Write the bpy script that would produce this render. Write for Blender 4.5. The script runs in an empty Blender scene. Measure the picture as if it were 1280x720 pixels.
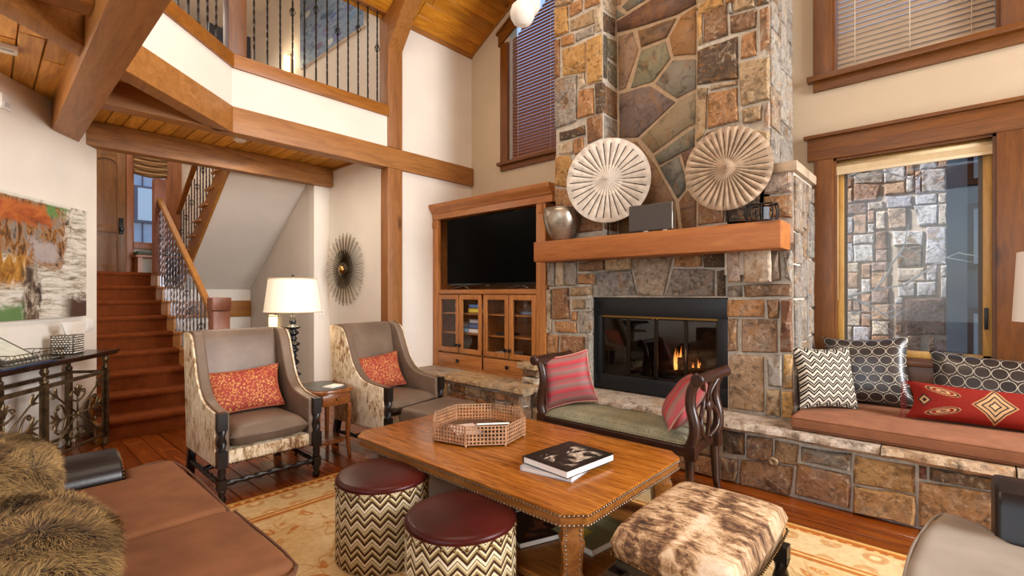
import bpy, bmesh, math, random
from mathutils import Vector, Matrix, noise as mnoise

D = bpy.data
SC = bpy.context.scene
COL = SC.collection
PI = math.pi
rad = math.radians
RND = random.Random(11)

# ------------------------------------------------------------------ camera, world, lights, exposure
FPX, CXP, HZ, CAMH, YAW = 605.0, 640.0, 367.0, 1.40, rad(42.3)
SY, CY = math.sin(YAW), math.cos(YAW)
cam_data = D.cameras.new('camera'); cam_data.sensor_width = 36.0
cam_data.lens = FPX / 1280 * 36.0
cam_data.shift_y = (HZ - 360.0) / 1280.0
cam_data.clip_start = 0.02
cam = D.objects.new('camera', cam_data); COL.objects.link(cam)
cam.location = (0, 0, CAMH); cam.rotation_euler = (PI / 2, 0, YAW)
SC.camera = cam
SC.view_settings.view_transform = 'Standard'
SC.view_settings.look = 'None'
SC.view_settings.gamma = 1.0
SC.view_settings.use_curve_mapping = False
SC.view_settings.exposure = 0.0
SC.cycles.use_denoising = True
SC.cycles.max_bounces = 8
SC.cycles.diffuse_bounces = 4
SC.cycles.glossy_bounces = 3
SC.cycles.transmission_bounces = 6
SC.cycles.transparent_max_bounces = 12
SC.cycles.sample_clamp_indirect = 6.0
SC.cycles.caustics_reflective = False
SC.cycles.caustics_refractive = False

world = D.worlds.new('sky'); SC.world = world; world.use_nodes = True
_n = world.node_tree; _bg = _n.nodes['Background']
_sky = _n.nodes.new('ShaderNodeTexSky'); _sky.sky_type = 'NISHITA'; _sky.sun_disc = False
_sky.sun_elevation = rad(38); _sky.sun_rotation = rad(250)
_n.links.new(_sky.outputs[0], _bg.inputs['Color']); _bg.inputs['Strength'].default_value = 0.32

def light(name, kind, loc, power, color, aim=None, size=1.0, sizey=None, **kw):
    l = D.lights.new(name, kind); l.energy = power; l.color = color
    if kind == 'AREA':
        l.shape = 'RECTANGLE'; l.size = size; l.size_y = sizey or size
    elif kind in ('POINT', 'SPOT'):
        l.shadow_soft_size = size
    for k, v in kw.items(): setattr(l, k, v)
    o = D.objects.new(name, l); COL.objects.link(o); o.location = loc
    if aim is not None:
        o.rotation_euler = (Vector(aim) - Vector(loc)).to_track_quat('-Z', 'Y').to_euler()
    return o

sun = light('sun', 'SUN', (-12, 2, 9), 6.0, (1.0, 0.94, 0.84), aim=(-12 + .80, 2 + .40, 9 - .62)); sun.data.angle = rad(1.5)
DAY = (0.98, 0.985, 1.0)
WARM = (1.0, 0.88, 0.74)
# added area lamps as daylight of unseen windows behind the camera and at right
light('window_daylight_back', 'AREA', (-0.6, -3.55, 2.6), 115, DAY, aim=(-1.6, 3.0, 1.6), size=4.6, sizey=3.6)
light('window_daylight_right', 'AREA', (4.3, 3.3, 2.7), 900, DAY, aim=(-2.5, -2.4, 1.3), size=2.2, sizey=3.6)
# added fill lamps without fixtures: under roof and balcony, over stairs and gallery
light('fill_room', 'AREA', (-2.2, 1.6, 5.6), 85, WARM, aim=(-2.3, 2.4, 0), size=2.2)
light('fill_alcove', 'AREA', (-5.7, 2.1, 3.0), 22, WARM, aim=(-5.6, 2.1, 0), size=.5)
light('fill_entry', 'AREA', (-4.9, -.35, 3.0), 20, WARM, aim=(-5.0, -.2, 0), size=.5)
light('fill_stair_hall', 'AREA', (-8.6, 1.5, 5.4), 50, (1.0, .88, .74), aim=(-8.3, 1.5, 0), size=1.3)
light('fill_gallery', 'AREA', (-5.9, 2.0, 5.7), 14, (1.0, .9, .78), aim=(-5.7, 2.4, 3), size=1.2)

def ray(px, py):
    a = (px - CXP) / FPX; b = (HZ - py) / FPX
    return Vector((-SY + a * CY, CY + a * SY, b))
def at_y(px, py, Y):
    r = ray(px, py); p = r * (Y / r.y); return Vector((p.x, Y, p.z + CAMH))
def at_x(px, py, X):
    r = ray(px, py); p = r * (X / r.x); return Vector((X, p.y, p.z + CAMH))
def at_z(px, py, Z):
    r = ray(px, py); p = r * ((Z - CAMH) / r.z); return Vector((p.x, p.y, Z))

# ------------------------------------------------------------------ mesh helpers
class MB:
    """collects geometry for ONE mesh object"""
    def __init__(s): s.v = []; s.f = []; s.uv = []; s.sm = []
    def add(s, verts, faces, uvs=None, smooth=False):
        b = len(s.v); s.v += [Vector(q) for q in verts]
        for i, f in enumerate(faces):
            s.f.append(tuple(b + k for k in f)); s.uv.append(uvs[i] if uvs else None); s.sm.append(smooth)
        return s
    def box(s, x0, x1, y0, y1, z0, z1, M=None):
        v = [Vector(q) for q in ((x0,y0,z0),(x1,y0,z0),(x1,y1,z0),(x0,y1,z0),(x0,y0,z1),(x1,y0,z1),(x1,y1,z1),(x0,y1,z1))]
        if M: v = [M @ q for q in v]
        return s.add(v, [(0,3,2,1),(4,5,6,7),(0,1,5,4),(1,2,6,5),(2,3,7,6),(3,0,4,7)])
    def prism(s, pts, ext, smooth=False):
        """pts: planar 3D polygon, ext: extrusion vector"""
        n = len(pts); e = Vector(ext); p = [Vector(q) for q in pts]
        v = p + [q + e for q in p]
        f = [tuple(range(n - 1, -1, -1)), tuple(range(n, 2 * n))]
        s.add(v, f)
        b = len(s.v) - 2 * n
        for i in range(n):
            j = (i + 1) % n
            s.f.append((b + i, b + j, b + n + j, b + n + i)); s.uv.append(None); s.sm.append(smooth)
        return s
    def lathe(s, prof, c=(0,0,0), n=20, M=None, cap=True, smooth=True, twist=None):
        """prof: list of (radius, z)"""
        c = Vector(c); v = []; f = []; uv = []
        for k, (r, z) in enumerate(prof):
            for i in range(n):
                a = 2 * PI * i / n; rr = r
                if twist: rr = r * (1 + twist(a, z))
                q = Vector((rr * math.cos(a), rr * math.sin(a), z))
                if M: q = M @ q
                v.append(c + q)
        for k in range(len(prof) - 1):
            for i in range(n):
                j = (i + 1) % n
                f.append((k*n+i, k*n+j, (k+1)*n+j, (k+1)*n+i))
                uv.append([(i/n, prof[k][1]), ((i+1)/n, prof[k][1]), ((i+1)/n, prof[k+1][1]), (i/n, prof[k+1][1])])
        s.add(v, f, uv, smooth)
        if cap:
            b = len(s.v) - len(v); m = len(prof) - 1
            s.f.append(tuple(b + i for i in range(n - 1, -1, -1))); s.uv.append(None); s.sm.append(False)
            s.f.append(tuple(b + m*n + i for i in range(n))); s.uv.append(None); s.sm.append(False)
        return s
    def tube(s, path, r, n=8, closed=False, smooth=True, flat=1.0):
        P = [Vector(p) for p in path]; m = len(P); rings = []
        up = None
        for i, p in enumerate(P):
            if closed: t = P[(i+1) % m] - P[i-1]
            else: t = P[min(i+1, m-1)] - P[max(i-1, 0)]
            if t.length < 1e-9: t = Vector((0,0,1))
            t.normalize()
            if up is None:
                up = Vector((0,0,1)) if abs(t.z) < .9 else Vector((1,0,0))
            a = t.cross(up)
            if a.length < 1e-6: a = t.cross(Vector((.3,.9,.2)))
            a.normalize(); b = a.cross(t); b.normalize(); up = b
            rr = r[i] if isinstance(r, (list, tuple)) else r
            rings.append([p + a*rr*math.cos(2*PI*k/n) + b*rr*flat*math.sin(2*PI*k/n) for k in range(n)])
        v = [q for g in rings for q in g]; f = []
        for i in range(m if closed else m - 1):
            i2 = (i + 1) % m
            for k in range(n):
                k2 = (k + 1) % n
                f.append((i*n+k, i*n+k2, i2*n+k2, i2*n+k))
        s.add(v, f, None, smooth)
        if not closed:
            b = len(s.v) - len(v)
            s.f.append(tuple(b+k for k in range(n-1,-1,-1))); s.uv.append(None); s.sm.append(False)
            s.f.append(tuple(b+(m-1)*n+k for k in range(n))); s.uv.append(None); s.sm.append(False)
        return s
    def surf(s, fn, nu, nv, closed_u=False, smooth=True):
        """fn(u,v)->point, u,v in 0..1"""
        w = nu if closed_u else nu + 1
        v = [Vector(fn(i/nu, j/nv)) for j in range(nv+1) for i in range(w)]
        f = []; uv = []
        for j in range(nv):
            for i in range(nu):
                i2 = (i+1) % w if closed_u else i+1
                f.append((j*w+i, j*w+i2, (j+1)*w+i2, (j+1)*w+i))
                uv.append([(i/nu, j/nv), ((i+1)/nu, j/nv), ((i+1)/nu, (j+1)/nv), (i/nu, (j+1)/nv)])
        return s.add(v, f, uv, smooth)
    def ball(s, c, r, n=6, m=4, sz=1.0):
        c = Vector(c); 
        return s.surf(lambda u, v: c + Vector((r*math.sin(PI*v)*math.cos(2*PI*u), r*math.sin(PI*v)*math.sin(2*PI*u), -r*sz*math.cos(PI*v))), n, m, True)
    def xf(s, M):
        s.v = [M @ q for q in s.v]; return s
    def build(s, name, mat, parent=None, world=False, bev=0, seg=2, recenter=False, smooth=None):
        me = D.meshes.new(name)
        vs = s.v
        if parent is not None and world:
            Mi = wmat(parent).inverted(); vs = [Mi @ q for q in vs]
        loc = None
        if recenter and parent is None:
            xs = [q.x for q in vs]; ys = [q.y for q in vs]; zs = [q.z for q in vs]
            loc = Vector(((min(xs)+max(xs))/2, (min(ys)+max(ys))/2, min(zs))); vs = [q - loc for q in vs]
        me.from_pydata([tuple(q) for q in vs], [], s.f)
        if any(s.uv):
            ul = me.uv_layers.new(name='UVMap'); k = 0
            for poly, u in zip(me.polygons, s.uv):
                for li in range(poly.loop_total):
                    ul.data[poly.loop_start + li].uv = u[li] if u else (0.5, 0.5)
        me.polygons.foreach_set('use_smooth', [bool(x) if smooth is None else smooth for x in s.sm])
        if bev:
            bm = bmesh.new(); bm.from_mesh(me)
            bmesh.ops.recalc_face_normals(bm, faces=bm.faces)
            es = [e for e in bm.edges if len(e.link_faces) == 2 and e.calc_face_angle(0) > rad(40)]
            bmesh.ops.bevel(bm, geom=es, offset=bev, segments=seg, profile=.6, affect='EDGES', clamp_overlap=True)
            for f_ in bm.faces: f_.smooth = True
            bm.to_mesh(me); bm.free(); me.set_sharp_from_angle(angle=rad(38))
        else:
            bm = bmesh.new(); bm.from_mesh(me); bmesh.ops.recalc_face_normals(bm, faces=bm.faces); bm.to_mesh(me); bm.free()
        me.update()
        if mat is not None: me.materials.append(mat)
        o = D.objects.new(name, me); COL.objects.link(o)
        if parent is not None: o.parent = parent
        if loc is not None: o.location = loc
        return o

def wmat(o):
    M = o.matrix_basis.copy(); p = o.parent
    while p is not None:
        M = p.matrix_basis @ M; p = p.parent
    return M
def thing(name, label, cat, loc=(0,0,0), rz=0, group=None):
    o = D.objects.new(name, None); COL.objects.link(o); o.empty_display_size = .1
    o.location = loc; o.rotation_euler = (0, 0, rz)
    return tag(o, label, cat, group)
def tag(o, label, cat, group=None, kind=None):
    o['label'] = label; o['category'] = cat
    if group: o['group'] = group
    if kind: o['kind'] = kind
    return o
def struct(name, mb, mat, parent=None, label=None, **kw):
    o = mb.build(name, mat, parent, world=parent is not None, **kw)
    if parent is None: o['kind'] = 'structure'
    if label: o['label'] = label
    return o
def sroot(name, label=None, loc=(0,0,0)):
    o = D.objects.new(name, None); COL.objects.link(o); o['kind'] = 'structure'; o.location = loc
    if label: o['label'] = label
    return o
def kids(o): return [c for c in D.objects if c.parent == o]
def dup(root, loc, rz, label, group=None, ch=None):
    ch = ch or kids(root)
    r = root.copy(); COL.objects.link(r); r.location = loc; r.rotation_euler = (0, 0, rz); r['label'] = label
    if group: r['group'] = group
    for c in ch:
        n = c.copy(); COL.objects.link(n); n.parent = r
        for g in kids(c):
            m = g.copy(); COL.objects.link(m); m.parent = n
    return r
def twist_fn(k, amp=.2, starts=2): return lambda a, z: amp * math.cos(starts * a - k * z)
def frange(a, b, n): return [a + (b - a) * i / (n - 1) for i in range(n)]
def spl(pts, n=6):
    """Catmull-Rom through pts"""
    P = [Vector(p) for p in pts]; out = []
    for i in range(len(P) - 1):
        p0 = P[max(i-1,0)]; p1 = P[i]; p2 = P[i+1]; p3 = P[min(i+2, len(P)-1)]
        for k in range(n):
            t = k / n
            out.append(.5*((2*p1) + (p2-p0)*t + (2*p0-5*p1+4*p2-p3)*t*t + (3*p1-p0-3*p2+p3)*t**3))
    out.append(P[-1]); return out

# ------------------------------------------------------------------ materials
def lin(h):
    if not isinstance(h, str): return tuple(h) + (1.0,) if len(h) == 3 else tuple(h)
    h = h.lstrip('#'); c = [int(h[i:i+2], 16) / 255 for i in (0, 2, 4)]
    return tuple(x / 12.92 if x <= .04045 else ((x + .055) / 1.055) ** 2.4 for x in c) + (1.0,)
class NT:
    def __init__(s, name, rough=.5, metal=0.0, spec=.5):
        s.m = D.materials.new(name); s.m.use_nodes = True; s.t = s.m.node_tree
        s.b = s.t.nodes['Principled BSDF']
        s.b.inputs['Roughness'].default_value = rough; s.b.inputs['Metallic'].default_value = metal
        s.b.inputs['Specular IOR Level'].default_value = spec
    def n(s, t, **kw):
        x = s.t.nodes.new(t)
        for k, v in kw.items(): setattr(x, k, v)
        return x
    def l(s, a, b): s.t.links.new(a, b)
    def co(s, kind='Object', scale=(1,1,1), rot=(0,0,0), loc=(0,0,0)):
        c = s.n('ShaderNodeTexCoord'); m = s.n('ShaderNodeMapping')
        m.inputs['Scale'].default_value = scale; m.inputs['Rotation'].default_value = rot; m.inputs['Location'].default_value = loc
        s.l(c.outputs[kind], m.inputs[0]); return m.outputs[0]
    def inp(s, sock, v):
        if hasattr(v, 'is_output'): s.l(v, sock)
        else: sock.default_value = v
    def noise(s, vec, scale=5, detail=4, rough=.55, dist=0.0, col=False):
        x = s.n('ShaderNodeTexNoise'); s.l(vec, x.inputs['Vector']); x.inputs['Scale'].default_value = scale
        x.inputs['Detail'].default_value = detail; x.inputs['Roughness'].default_value = rough; x.inputs['Distortion'].default_value = dist
        return x.outputs['Color' if col else 'Fac']
    def voro(s, vec, scale=5, feature='F1', rnd=1.0, out='Distance'):
        x = s.n('ShaderNodeTexVoronoi'); x.feature = feature; s.l(vec, x.inputs['Vector'])
        x.inputs['Scale'].default_value = scale; x.inputs['Randomness'].default_value = rnd
        return x.outputs[out]
    def m2(s, op, a, b=0.0, c=0.0, clamp=False):
        x = s.n('ShaderNodeMath', operation=op, use_clamp=clamp)
        s.inp(x.inputs[0], a); s.inp(x.inputs[1], b)
        if op in ('MULTIPLY_ADD', 'SMOOTH_MIN', 'COMPARE', 'WRAP'): s.inp(x.inputs[2], c)
        return x.outputs[0]
    def ramp(s, fac, stops, interp='LINEAR'):
        x = s.n('ShaderNodeValToRGB'); s.l(fac, x.inputs[0]); r = x.color_ramp; r.interpolation = interp
        while len(r.elements) < len(stops): r.elements.new(1.0)
        for e, (p, c) in zip(r.elements, stops): e.position = p; e.color = lin(c)
        return x.outputs[0]
    def mix(s, fac, a, b, mode='MIX'):
        x = s.n('ShaderNodeMix', data_type='RGBA', blend_type=mode)
        s.inp(x.inputs[0], fac)
        s.inp(x.inputs[6], lin(a) if not hasattr(a, 'is_output') else a)
        s.inp(x.inputs[7], lin(b) if not hasattr(b, 'is_output') else b)
        return x.outputs[2]
    def sep(s, vec):
        x = s.n('ShaderNodeSeparateXYZ'); s.l(vec, x.inputs[0]); return x.outputs
    def comb(s, x=0.0, y=0.0, z=0.0):
        c = s.n('ShaderNodeCombineXYZ'); s.inp(c.inputs[0], x); s.inp(c.inputs[1], y); s.inp(c.inputs[2], z); return c.outputs[0]
    def color(s, c): s.inp(s.b.inputs['Base Color'], c if hasattr(c, 'is_output') else lin(c)); return s
    def bump(s, h, strength=.3, dist=.01):
        x = s.n('ShaderNodeBump'); x.inputs['Strength'].default_value = strength; x.inputs['Distance'].default_value = dist
        s.l(h, x.inputs['Height']); s.l(x.outputs[0], s.b.inputs['Normal']); return s
    def rnd(s): return s.n('ShaderNodeObjectInfo').outputs['Random']
    def sstep(s, v, a, b):
        x = s.n('ShaderNodeMapRange', interpolation_type='SMOOTHSTEP'); s.inp(x.inputs[0], v)
        x.inputs[1].default_value = a; x.inputs[2].default_value = b; return x.outputs[0]

def m_plain(name, c, rough=.5, metal=0.0, nscale=0, namt=.12, bstr=0, bscale=60, spec=.5):
    t = NT(name, rough, metal, spec)
    if nscale:
        v = t.co(); f = t.noise(v, nscale, 5)
        d = [x * (1 - namt * 1.6) for x in lin(c)[:3]]; e = [min(1, x * (1 + namt)) for x in lin(c)[:3]]
        t.color(t.ramp(f, [(.3, d), (.7, e)]))
    else: t.color(c)
    if bstr: t.bump(t.noise(t.co(), bscale, 4), bstr, .004)
    return t.m
def m_wood(name, dark, mid, light_, axis='X', rough=.45, scale=1.0, knots=True, vary=.25, bstr=.15, gloss=.5):
    t = NT(name, rough, spec=gloss)
    s = {'X': (.9, 9, 9), 'Y': (9, .9, 9), 'Z': (9, 9, .9)}[axis]
    r = t.rnd(); off = t.comb(t.m2('MULTIPLY', r, 17.0), t.m2('MULTIPLY', r, 31.0), t.m2('MULTIPLY', r, 7.0))
    add = t.n('ShaderNodeVectorMath', operation='ADD'); t.l(t.co('Object'), add.inputs[0]); t.l(off, add.inputs[1])
    mp = t.n('ShaderNodeMapping'); mp.inputs['Scale'].default_value = tuple(q * scale for q in s); t.l(add.outputs[0], mp.inputs[0])
    f = t.noise(mp.outputs[0], 2.4, 6, .6, 1.2)
    fine = t.noise(mp.outputs[0], 14, 3, .6, .3)
    g = t.m2('ADD', t.m2('MULTIPLY', f, .75), t.m2('MULTIPLY', fine, .25))
    c = t.ramp(g, [(.28, dark), (.5, mid), (.72, light_)])
    if knots:
        mp2 = t.n('ShaderNodeMapping'); mp2.inputs['Scale'].default_value = {'X': (1, 3.4, 3.4), 'Y': (3.4, 1, 3.4), 'Z': (3.4, 3.4, 1)}[axis]
        t.l(add.outputs[0], mp2.inputs[0])
        d = t.voro(mp2.outputs[0], 1.15 * scale)
        k = t.sstep(d, .13, .03)
        c = t.mix(t.m2('MULTIPLY', k, .75), c, [x * .35 for x in lin(dark)[:3]])
    hs = t.n('ShaderNodeHueSaturation'); t.l(c, hs.inputs['Color'])
    t.l(t.m2('MULTIPLY_ADD', r, vary, 1 - vary / 2), hs.inputs['Value'])
    t.color(hs.outputs[0])
    if bstr: t.bump(g, bstr, .004)
    return t.m
# ------------------------------------------------------------------ material library
def m_stone(name, rough=.72, bstr=.55, streak=1.0, spk=1.0):
    t = NT(name, rough, spec=.35)
    oi = t.n('ShaderNodeObjectInfo'); r = oi.outputs['Random']
    off = t.comb(t.m2('MULTIPLY', r, 37.0), t.m2('MULTIPLY', r, 11.0), t.m2('MULTIPLY', r, 23.0))
    add = t.n('ShaderNodeVectorMath', operation='ADD'); t.l(t.co('Object'), add.inputs[0]); t.l(off, add.inputs[1])
    a = t.noise(add.outputs[0], 7, 6, .65, .8 * streak); b = t.noise(add.outputs[0], 28, 5, .7)
    c0 = oi.outputs['Color']
    hs = t.n('ShaderNodeHueSaturation'); hs.inputs['Saturation'].default_value = .86; hs.inputs['Value'].default_value = 1.12; t.l(c0, hs.inputs['Color']); c0 = hs.outputs[0]
    dk = t.mix(.60, c0, '#33241a'); lt = t.mix(.55, c0, '#e6d3b4')
    a2 = t.noise(add.outputs[0], 15, 6, .75, 1.5 * streak)
    c = t.mix(t.sstep(a, .52, .34), c0, dk)
    c = t.mix(t.m2('MULTIPLY', t.sstep(a2, .51, .66), .75 * spk), c, lt)
    rust = t.noise(add.outputs[0], 5.0, 5, .65, 1.6)
    c = t.mix(t.m2('MULTIPLY', t.sstep(rust, .52, .64), .32 + .16 * spk), c, '#9c6a26')
    grey = t.noise(add.outputs[0], 3.3, 5, .65, .9)
    c = t.mix(t.m2('MULTIPLY', t.sstep(grey, .57, .68), .4), c, '#8f877a')
    c = t.mix(t.m2('MULTIPLY', t.sstep(b, .50, .34), .55 * spk), c, '#33231a')
    t.color(c)
    t.bump(t.m2('ADD', t.m2('ADD', a, a2), t.m2('MULTIPLY', b, .6)), bstr, .03)
    return t.m
STONE = m_stone('rough_stone')
SLAB = m_stone('smooth_flagstone', .5, .14, 2.0, .22)
MORTAR = m_plain('mortar', '#c6bdae', .9, nscale=30, namt=.15, bstr=.5, bscale=90)
MORTAR2 = m_plain('recess_mortar', '#b79d80', .9, nscale=30, namt=.12, bstr=.4, bscale=90)
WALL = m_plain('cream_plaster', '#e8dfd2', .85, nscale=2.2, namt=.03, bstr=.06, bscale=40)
WALL_SHADED = m_plain('shaded_plaster', '#c4b196', .85, nscale=2.2, namt=.03, bstr=.06, bscale=40)  # the cream plaster again, darkened so the window wall's shade is in the colour
WALLG = m_plain('stairwell_plaster', '#e0d6ca', .85, nscale=2.2, namt=.03, bstr=.06, bscale=40)
BEAMX = m_wood('timber_x', '#80501f', '#9d672f', '#b27c42', 'X', .5, .8, vary=.12)
BEAMY = m_wood('timber_y', '#80501f', '#9f682f', '#b27c42', 'Y', .5, .8, vary=.12)
BEAMZ = m_wood('timber_z', '#73461c', '#8f5b2a', '#a56f3a', 'Z', .5, .8, vary=.12)
HEADER = m_wood('knotty_header', '#68401c', '#946029', '#b27c3f', 'Y', .5, .7, vary=.1)
TRIMX = m_wood('trim_x', '#4f2b06', '#6b3c0b', '#824d12', 'X', .42, 1.0, vary=.15)
TRIMY = m_wood('trim_y', '#6f4112', '#92591a', '#a76e26', 'Y', .42, 1.0, vary=.15)
TRIMZ = m_wood('trim_z', '#4f2b06', '#6b3c0b', '#824d12', 'Z', .42, 1.0, vary=.15)
PLANKX = m_wood('pine_plank_x', '#a0661a', '#cf8f2e', '#e8b452', 'X', .38, .8, vary=.5)
PLANKY = m_wood('pine_plank_y', '#96590f', '#bf7c1e', '#d89c36', 'Y', .38, .8, vary=.45)
FLOORW = m_wood('floor_plank', '#4c1e07', '#7a380b', '#985218', 'X', .22, .9, knots=False, vary=.5, bstr=.08)
MANTEL = m_wood('mantel_timber', '#8a4c1c', '#a8642b', '#ba783b', 'X', .48, .8, vary=.05)
CABZ = m_wood('alder_z', '#8b5223', '#b0713a', '#c68a50', 'Z', .36, 1.0, knots=False, vary=.15)
CABX = m_wood('alder_x', '#8b5223', '#b0713a', '#c68a50', 'X', .36, 1.0, knots=False, vary=.15)
STAIRW = m_wood('stair_oak', '#8a5620', '#a96f2c', '#c08941', 'Y', .35, 1.2, knots=False, vary=.2)
RAILW = m_wood('handrail_oak', '#7d4a17', '#9e6420', '#b67b2e', 'X', .35, 1.2, knots=False, vary=.1)
NEWELW = m_wood('newel_wood', '#7a4a34', '#96604a', '#a87058', 'Z', .4, 1.2, knots=False, vary=.1)
TABLEW = m_wood('table_walnut', '#582b07', '#985818', '#c08038', 'X', .27, 1.7, knots=False, vary=.1, bstr=.08)
TABLEE = m_wood('table_edge', '#5c3010', '#835020', '#a06c34', 'X', .3, 1.1, knots=False, vary=.1)
DARKW = m_plain('dark_stained_wood', '#3a2014', .3, nscale=12, namt=.3)
BLACKW = m_plain('ebonised_wood', '#1b1412', .3, nscale=12, namt=.25)
SIDEW = m_wood('side_table_cherry', '#4c230d', '#74401b', '#935a2a', 'X', .24, 1.5, knots=False, vary=.2, bstr=.05)
DOORW = m_wood('door_alder', '#5f3a14', '#7b4f20', '#93652f', 'Z', .4, 1.0, vary=.15)
DOORT = m_wood('door_trim', '#6d3d1d', '#8b5430', '#a0683f', 'Z', .4, 1.0, vary=.15)
IRON = m_plain('wrought_iron', '#2c2624', .42, .75, nscale=30, namt=.3)
PEWTER = m_plain('pewter_iron', '#77747c', .34, .8, nscale=30, namt=.25)
BRONZE = m_plain('bronzed_iron', '#6a573f', .38, .8, nscale=18, namt=.35)
BLACKM = m_plain('black_metal', '#0d0f12', .35, .3)
BLACKP = m_plain('black_plastic', '#0b0b0c', .25)
SCREEN = m_plain('tv_screen', '#010101', .3, spec=.04)
STEEL = m_plain('grey_metal', '#5d5a57', .32, .7)
CHROME = m_plain('polished_metal', '#c9c6c2', .18, 1.0)
BRASS = m_plain('antique_brass', '#8a6a36', .32, .9)
NAIL = m_plain('nailhead', '#6b4f30', .3, .9)
NAILS = m_plain('nailhead_pewter', '#8c7c6c', .28, .9)
WHITEP = m_plain('white_plastic', '#ece8e2', .4)
PAPER = m_plain('white_paper', '#efe9df', .8)
LEATHER = m_plain('taupe_leather', '#74604f', .46, nscale=3.5, namt=.2, bstr=.12, bscale=130, spec=.4)
OXBLOOD = m_plain('oxblood_leather', '#430f09', .36, nscale=3, namt=.3, bstr=.06, bscale=100, spec=.22)
BLKLEATH = m_plain('black_brown_leather', '#1d1512', .36, nscale=4, namt=.4, bstr=.15, bscale=70, spec=.35)
SOFAFAB = m_plain('brown_chenille', '#7a4f33', .88, nscale=5, namt=.16, bstr=.25, bscale=180, spec=.2)
SOFAPIPE = m_plain('brown_piping', '#5c3822', .8)
BEIGEFAB = m_plain('beige_linen', '#9f9588', .9, nscale=6, namt=.08, bstr=.2, bscale=220, spec=.2)
SEATFAB = m_plain('terracotta_cushion', '#96654a', .92, nscale=9, namt=.12, bstr=.3, bscale=220, spec=.2)
CREAM = m_plain('cream_cord', '#d9c6a6', .8)
REDCORD = m_plain('rust_cord', '#9d4a30', .8)
CARPET = m_plain('stair_runner', '#743815', .8, nscale=14, namt=.14, bstr=.2, bscale=250, spec=.1)
SHELFGLASS = m_plain('exterior_white', '#d9dee6', .7)
SIDING = m_plain('grey_siding', '#b0bfd8', .8, nscale=4, namt=.06)
SIDINGT = m_plain('siding_trim', '#6f6c7c', .8)
BLUEPOST = m_plain('blue_grey_post', '#6d7c90', .7, nscale=4, namt=.1)
REDFRAME = m_plain('dark_red_frame', '#4a2026', .6)
TWIG = m_plain('frosted_twig', '#efece8', .8)
SILVER = m_plain('hammered_silver', '#b5aa9a', .32, .85, nscale=9, namt=.3, bstr=.3, bscale=30)
CERAM = m_plain('carved_wood_disc', '#d2c7b8', .6, nscale=14, namt=.16, bstr=.35, bscale=70)
CERAMD = m_plain('disc_groove', '#3a2c20', .8)
CERAM2 = m_plain('carved_wood_disc_brown', '#b29a80', .6, nscale=12, namt=.22, bstr=.35, bscale=70)
BRICKD = m_plain('firebox_brick', '#1a120d', .9, nscale=10, namt=.4)
LOGM = m_plain('charred_log', '#2b1b12', .95, nscale=14, namt=.6, bstr=.8, bscale=30)
CAPST = m_plain('capstone', '#b09a80', .8, nscale=6, namt=.22, bstr=.8, bscale=14)

def m_glass(name, tint=(1,1,1), refl=.10, rough=.02):
    t = NT(name); nt = t.t
    tr = t.n('ShaderNodeBsdfTransparent'); tr.inputs[0].default_value = tuple(tint) + (1,)
    gl = t.n('ShaderNodeBsdfGlossy'); gl.inputs['Roughness'].default_value = rough
    lw = t.n('ShaderNodeLayerWeight'); lw.inputs[0].default_value = .5
    fz = t.m2('MULTIPLY_ADD', t.m2('POWER', lw.outputs['Facing'], 5.0), .3, refl, True)
    mx = t.n('ShaderNodeMixShader'); t.l(fz, mx.inputs[0]); t.l(tr.outputs[0], mx.inputs[1]); t.l(gl.outputs[0], mx.inputs[2])
    t.l(mx.outputs[0], nt.nodes['Material Output'].inputs[0]); return t.m
GLASS = m_glass('window_glass', (.96, .98, 1), .02)
FIREGLASS = m_glass('smoked_glass', (.62, .6, .6), .05)
CABGLASS = m_glass('cabinet_glass', (.97, .97, .97), .03)
def m_emit(name, c, s, base=None):
    t = NT(name, .8); t.color(base or c); t.b.inputs['Emission Color'].default_value = lin(c); t.b.inputs['Emission Strength'].default_value = s; return t.m
SHADE = m_emit('lit_lampshade', '#ffe6bf', .34, '#f5ead6')
GLOBE = m_emit('lit_globe', '#ffe9d2', .15, '#d2cac0')
SCONCE = m_emit('sconce_glass', '#ffdf9e', 2.2, '#f2e6cc')
def m_flame():
    t = NT('flame'); z = t.sep(t.co('Generated'))[2]
    em = t.n('ShaderNodeEmission'); t.l(t.ramp(z, [(0, '#ff9a2e'), (.35, '#ffc163'), (1, '#e8641a')]), em.inputs[0]); em.inputs[1].default_value = 5.0
    tr = t.n('ShaderNodeBsdfTransparent'); mx = t.n('ShaderNodeMixShader')
    t.l(t.ramp(z, [(0, (.15,)*3), (.6, (.25,)*3), (1, (.9,)*3)]), mx.inputs[0]); t.l(em.outputs[0], mx.inputs[1]); t.l(tr.outputs[0], mx.inputs[2])
    t.l(mx.outputs[0], t.t.nodes['Material Output'].inputs[0]); return t.m
FLAME = m_flame()

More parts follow.
